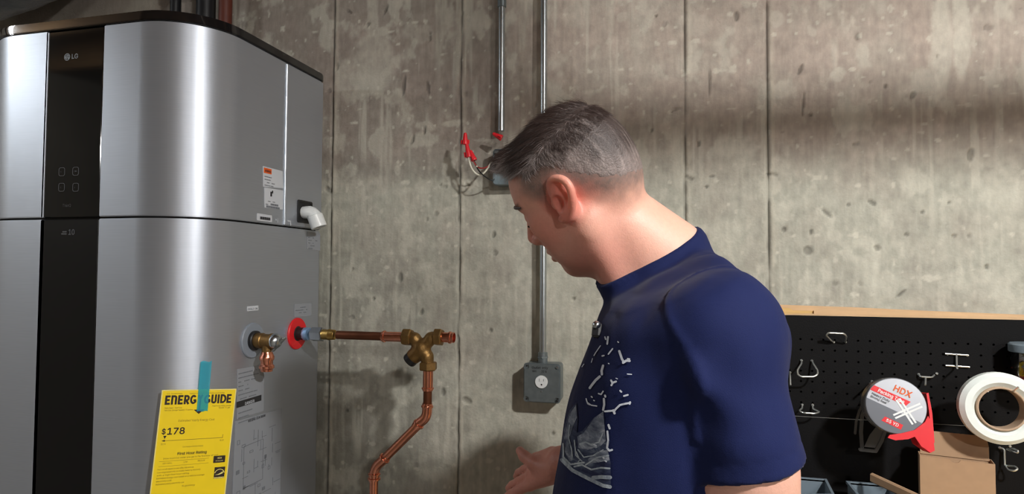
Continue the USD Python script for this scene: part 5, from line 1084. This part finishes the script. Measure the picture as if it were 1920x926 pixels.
# cardboard box, lid flap standing open
cy_ = 1.585; k0 = at(1724.5, 854, Y=cy_); ca = math.radians(-13); bxx = V(math.cos(ca), math.sin(ca), 0); byy = V(-math.sin(ca), math.cos(ca), 0)
d_r = ray(1866, 862); tt = np.cross(k0[:2]-CAM[:2], bxx[:2])/np.cross(d_r[:2], bxx[:2]); k1 = CAM+d_r*tt; cw = (k1-k0)[:2]@bxx[:2]; ct = k0[2]
dpt = .040; bo = V(k0[0], k0[1], BZ); bxt = thing('cardboard_box', 'small brown cardboard box with raised lid flap and thumb notch', 'box', base=bo+bxx*cw/2+byy*dpt/2)
front = sbox(0, 0, cw, ct-BZ).difference(affinity.scale(Point(cw*.48, ct-BZ+.001).buffer(.0095), 1, .8))
part('front_panel', extrude(front, .002, bo+byy*.002, bxx, ez), M['card'], bxt, smooth=False)
part('back_panel', obox(bo+bxx*cw/2+byy*dpt+ez*(ct-BZ)/2, bxx, byy, ez, (cw, .002, ct-BZ), .0004), M['card'], bxt)
for u_ in (.001, cw-.001): part('side_panel', obox(bo+bxx*u_+byy*(dpt/2+.001)+ez*(ct-BZ)/2, bxx, byy, ez, (.002, dpt-.004, ct-BZ), .0004), M['card'], bxt)
part('bottom_panel', obox(bo+bxx*cw/2+byy*(dpt/2+.001)+ez*.001, bxx, byy, ez, (cw-.004, dpt-.004, .002), .0004), M['card'], bxt)
fh = at(1790, 813, Y=cy_+.02)[2]-ct+.004
flap = Polygon([(.004, 0), (cw-.004, 0), (cw-.004, fh-.022), (cw-.006, fh-.010), (cw-.013, fh-.003), (cw-.022, fh), (.022, fh), (.013, fh-.003), (.006, fh-.010), (.004, fh-.022)])
part('lid_flap', extrude(flap, .002, bo+byy*(dpt-.001)+ez*(ct-BZ-.004), bxx, ez+byy*.08), M['card'], bxt, smooth=False)
# jar of small coloured bits at the right edge
jc = at(1942, 683, Y=GY-.0525); jr = .047
jar = thing('plastic_jar', 'clear jar with a grey lid at the right edge, holding coloured bits', 'jar', base=jc)
zl = at(1905, 655, Y=GY-.1)[2]; zbm = at(1905, 722, Y=GY-.1)[2]
part('jar_wall', pipe(V(jc[0], jc[1], zbm), V(jc[0], jc[1], zl), jr-.003, jr-.005, 40), M['jar_clear'], jar)
part('jar_floor', cyl(V(jc[0], jc[1], zbm-.003), V(jc[0], jc[1], zbm), jr-.003, 40), M['jar_clear'], jar)
part('jar_lid', lathe([(0, 0), (0, jr), (.002, jr+.001), (.016, jr+.001), (.019, jr-.002), (.020, 0)], V(jc[0], jc[1], zl-.010), ez, 40), M['bin'], jar)
part('jar_bracket', [cbox((jc[0], jc[1]+.028, zbm-.0048), (.05, .046, .003), .0008), cbox((jc[0], GY-.0025, zbm+.012), (.05, .003, .035), .0008)], M['zinc'], jar)
rj = np.random.default_rng(4); cols = ['red_plastic', 'orange', 'yellow', 'white_label', 'wire_white']
bits = {c: [] for c in cols}
for k in range(130):
    a, r_ = rj.uniform(0, 2*math.pi), (jr-.013)*math.sqrt(rj.uniform(0, 1)); z = zbm+.006+rj.uniform(0, .062); p = V(jc[0]+r_*math.cos(a), jc[1]+r_*math.sin(a), z)
    d_ = rj.normal(size=3); d_ /= np.linalg.norm(d_); bits[cols[min(int((z-zbm)/.066*3+rj.uniform(0, 2)), 4)]].append(lathe([(0, 0), (0, .0058), (.008, .0048), (.014, .0026), (.014, 0)], p, d_, 7))
jt = thing('wire_connectors', 'red, orange, yellow and white bits filling the jar', 'connectors', kind='stuff', base=jc)
for c in cols:
    if bits[c]: part('connector_pile', bits[c], M[c], jt, kind='stuff')
stage.GetRootLayer().customLayerData = {}
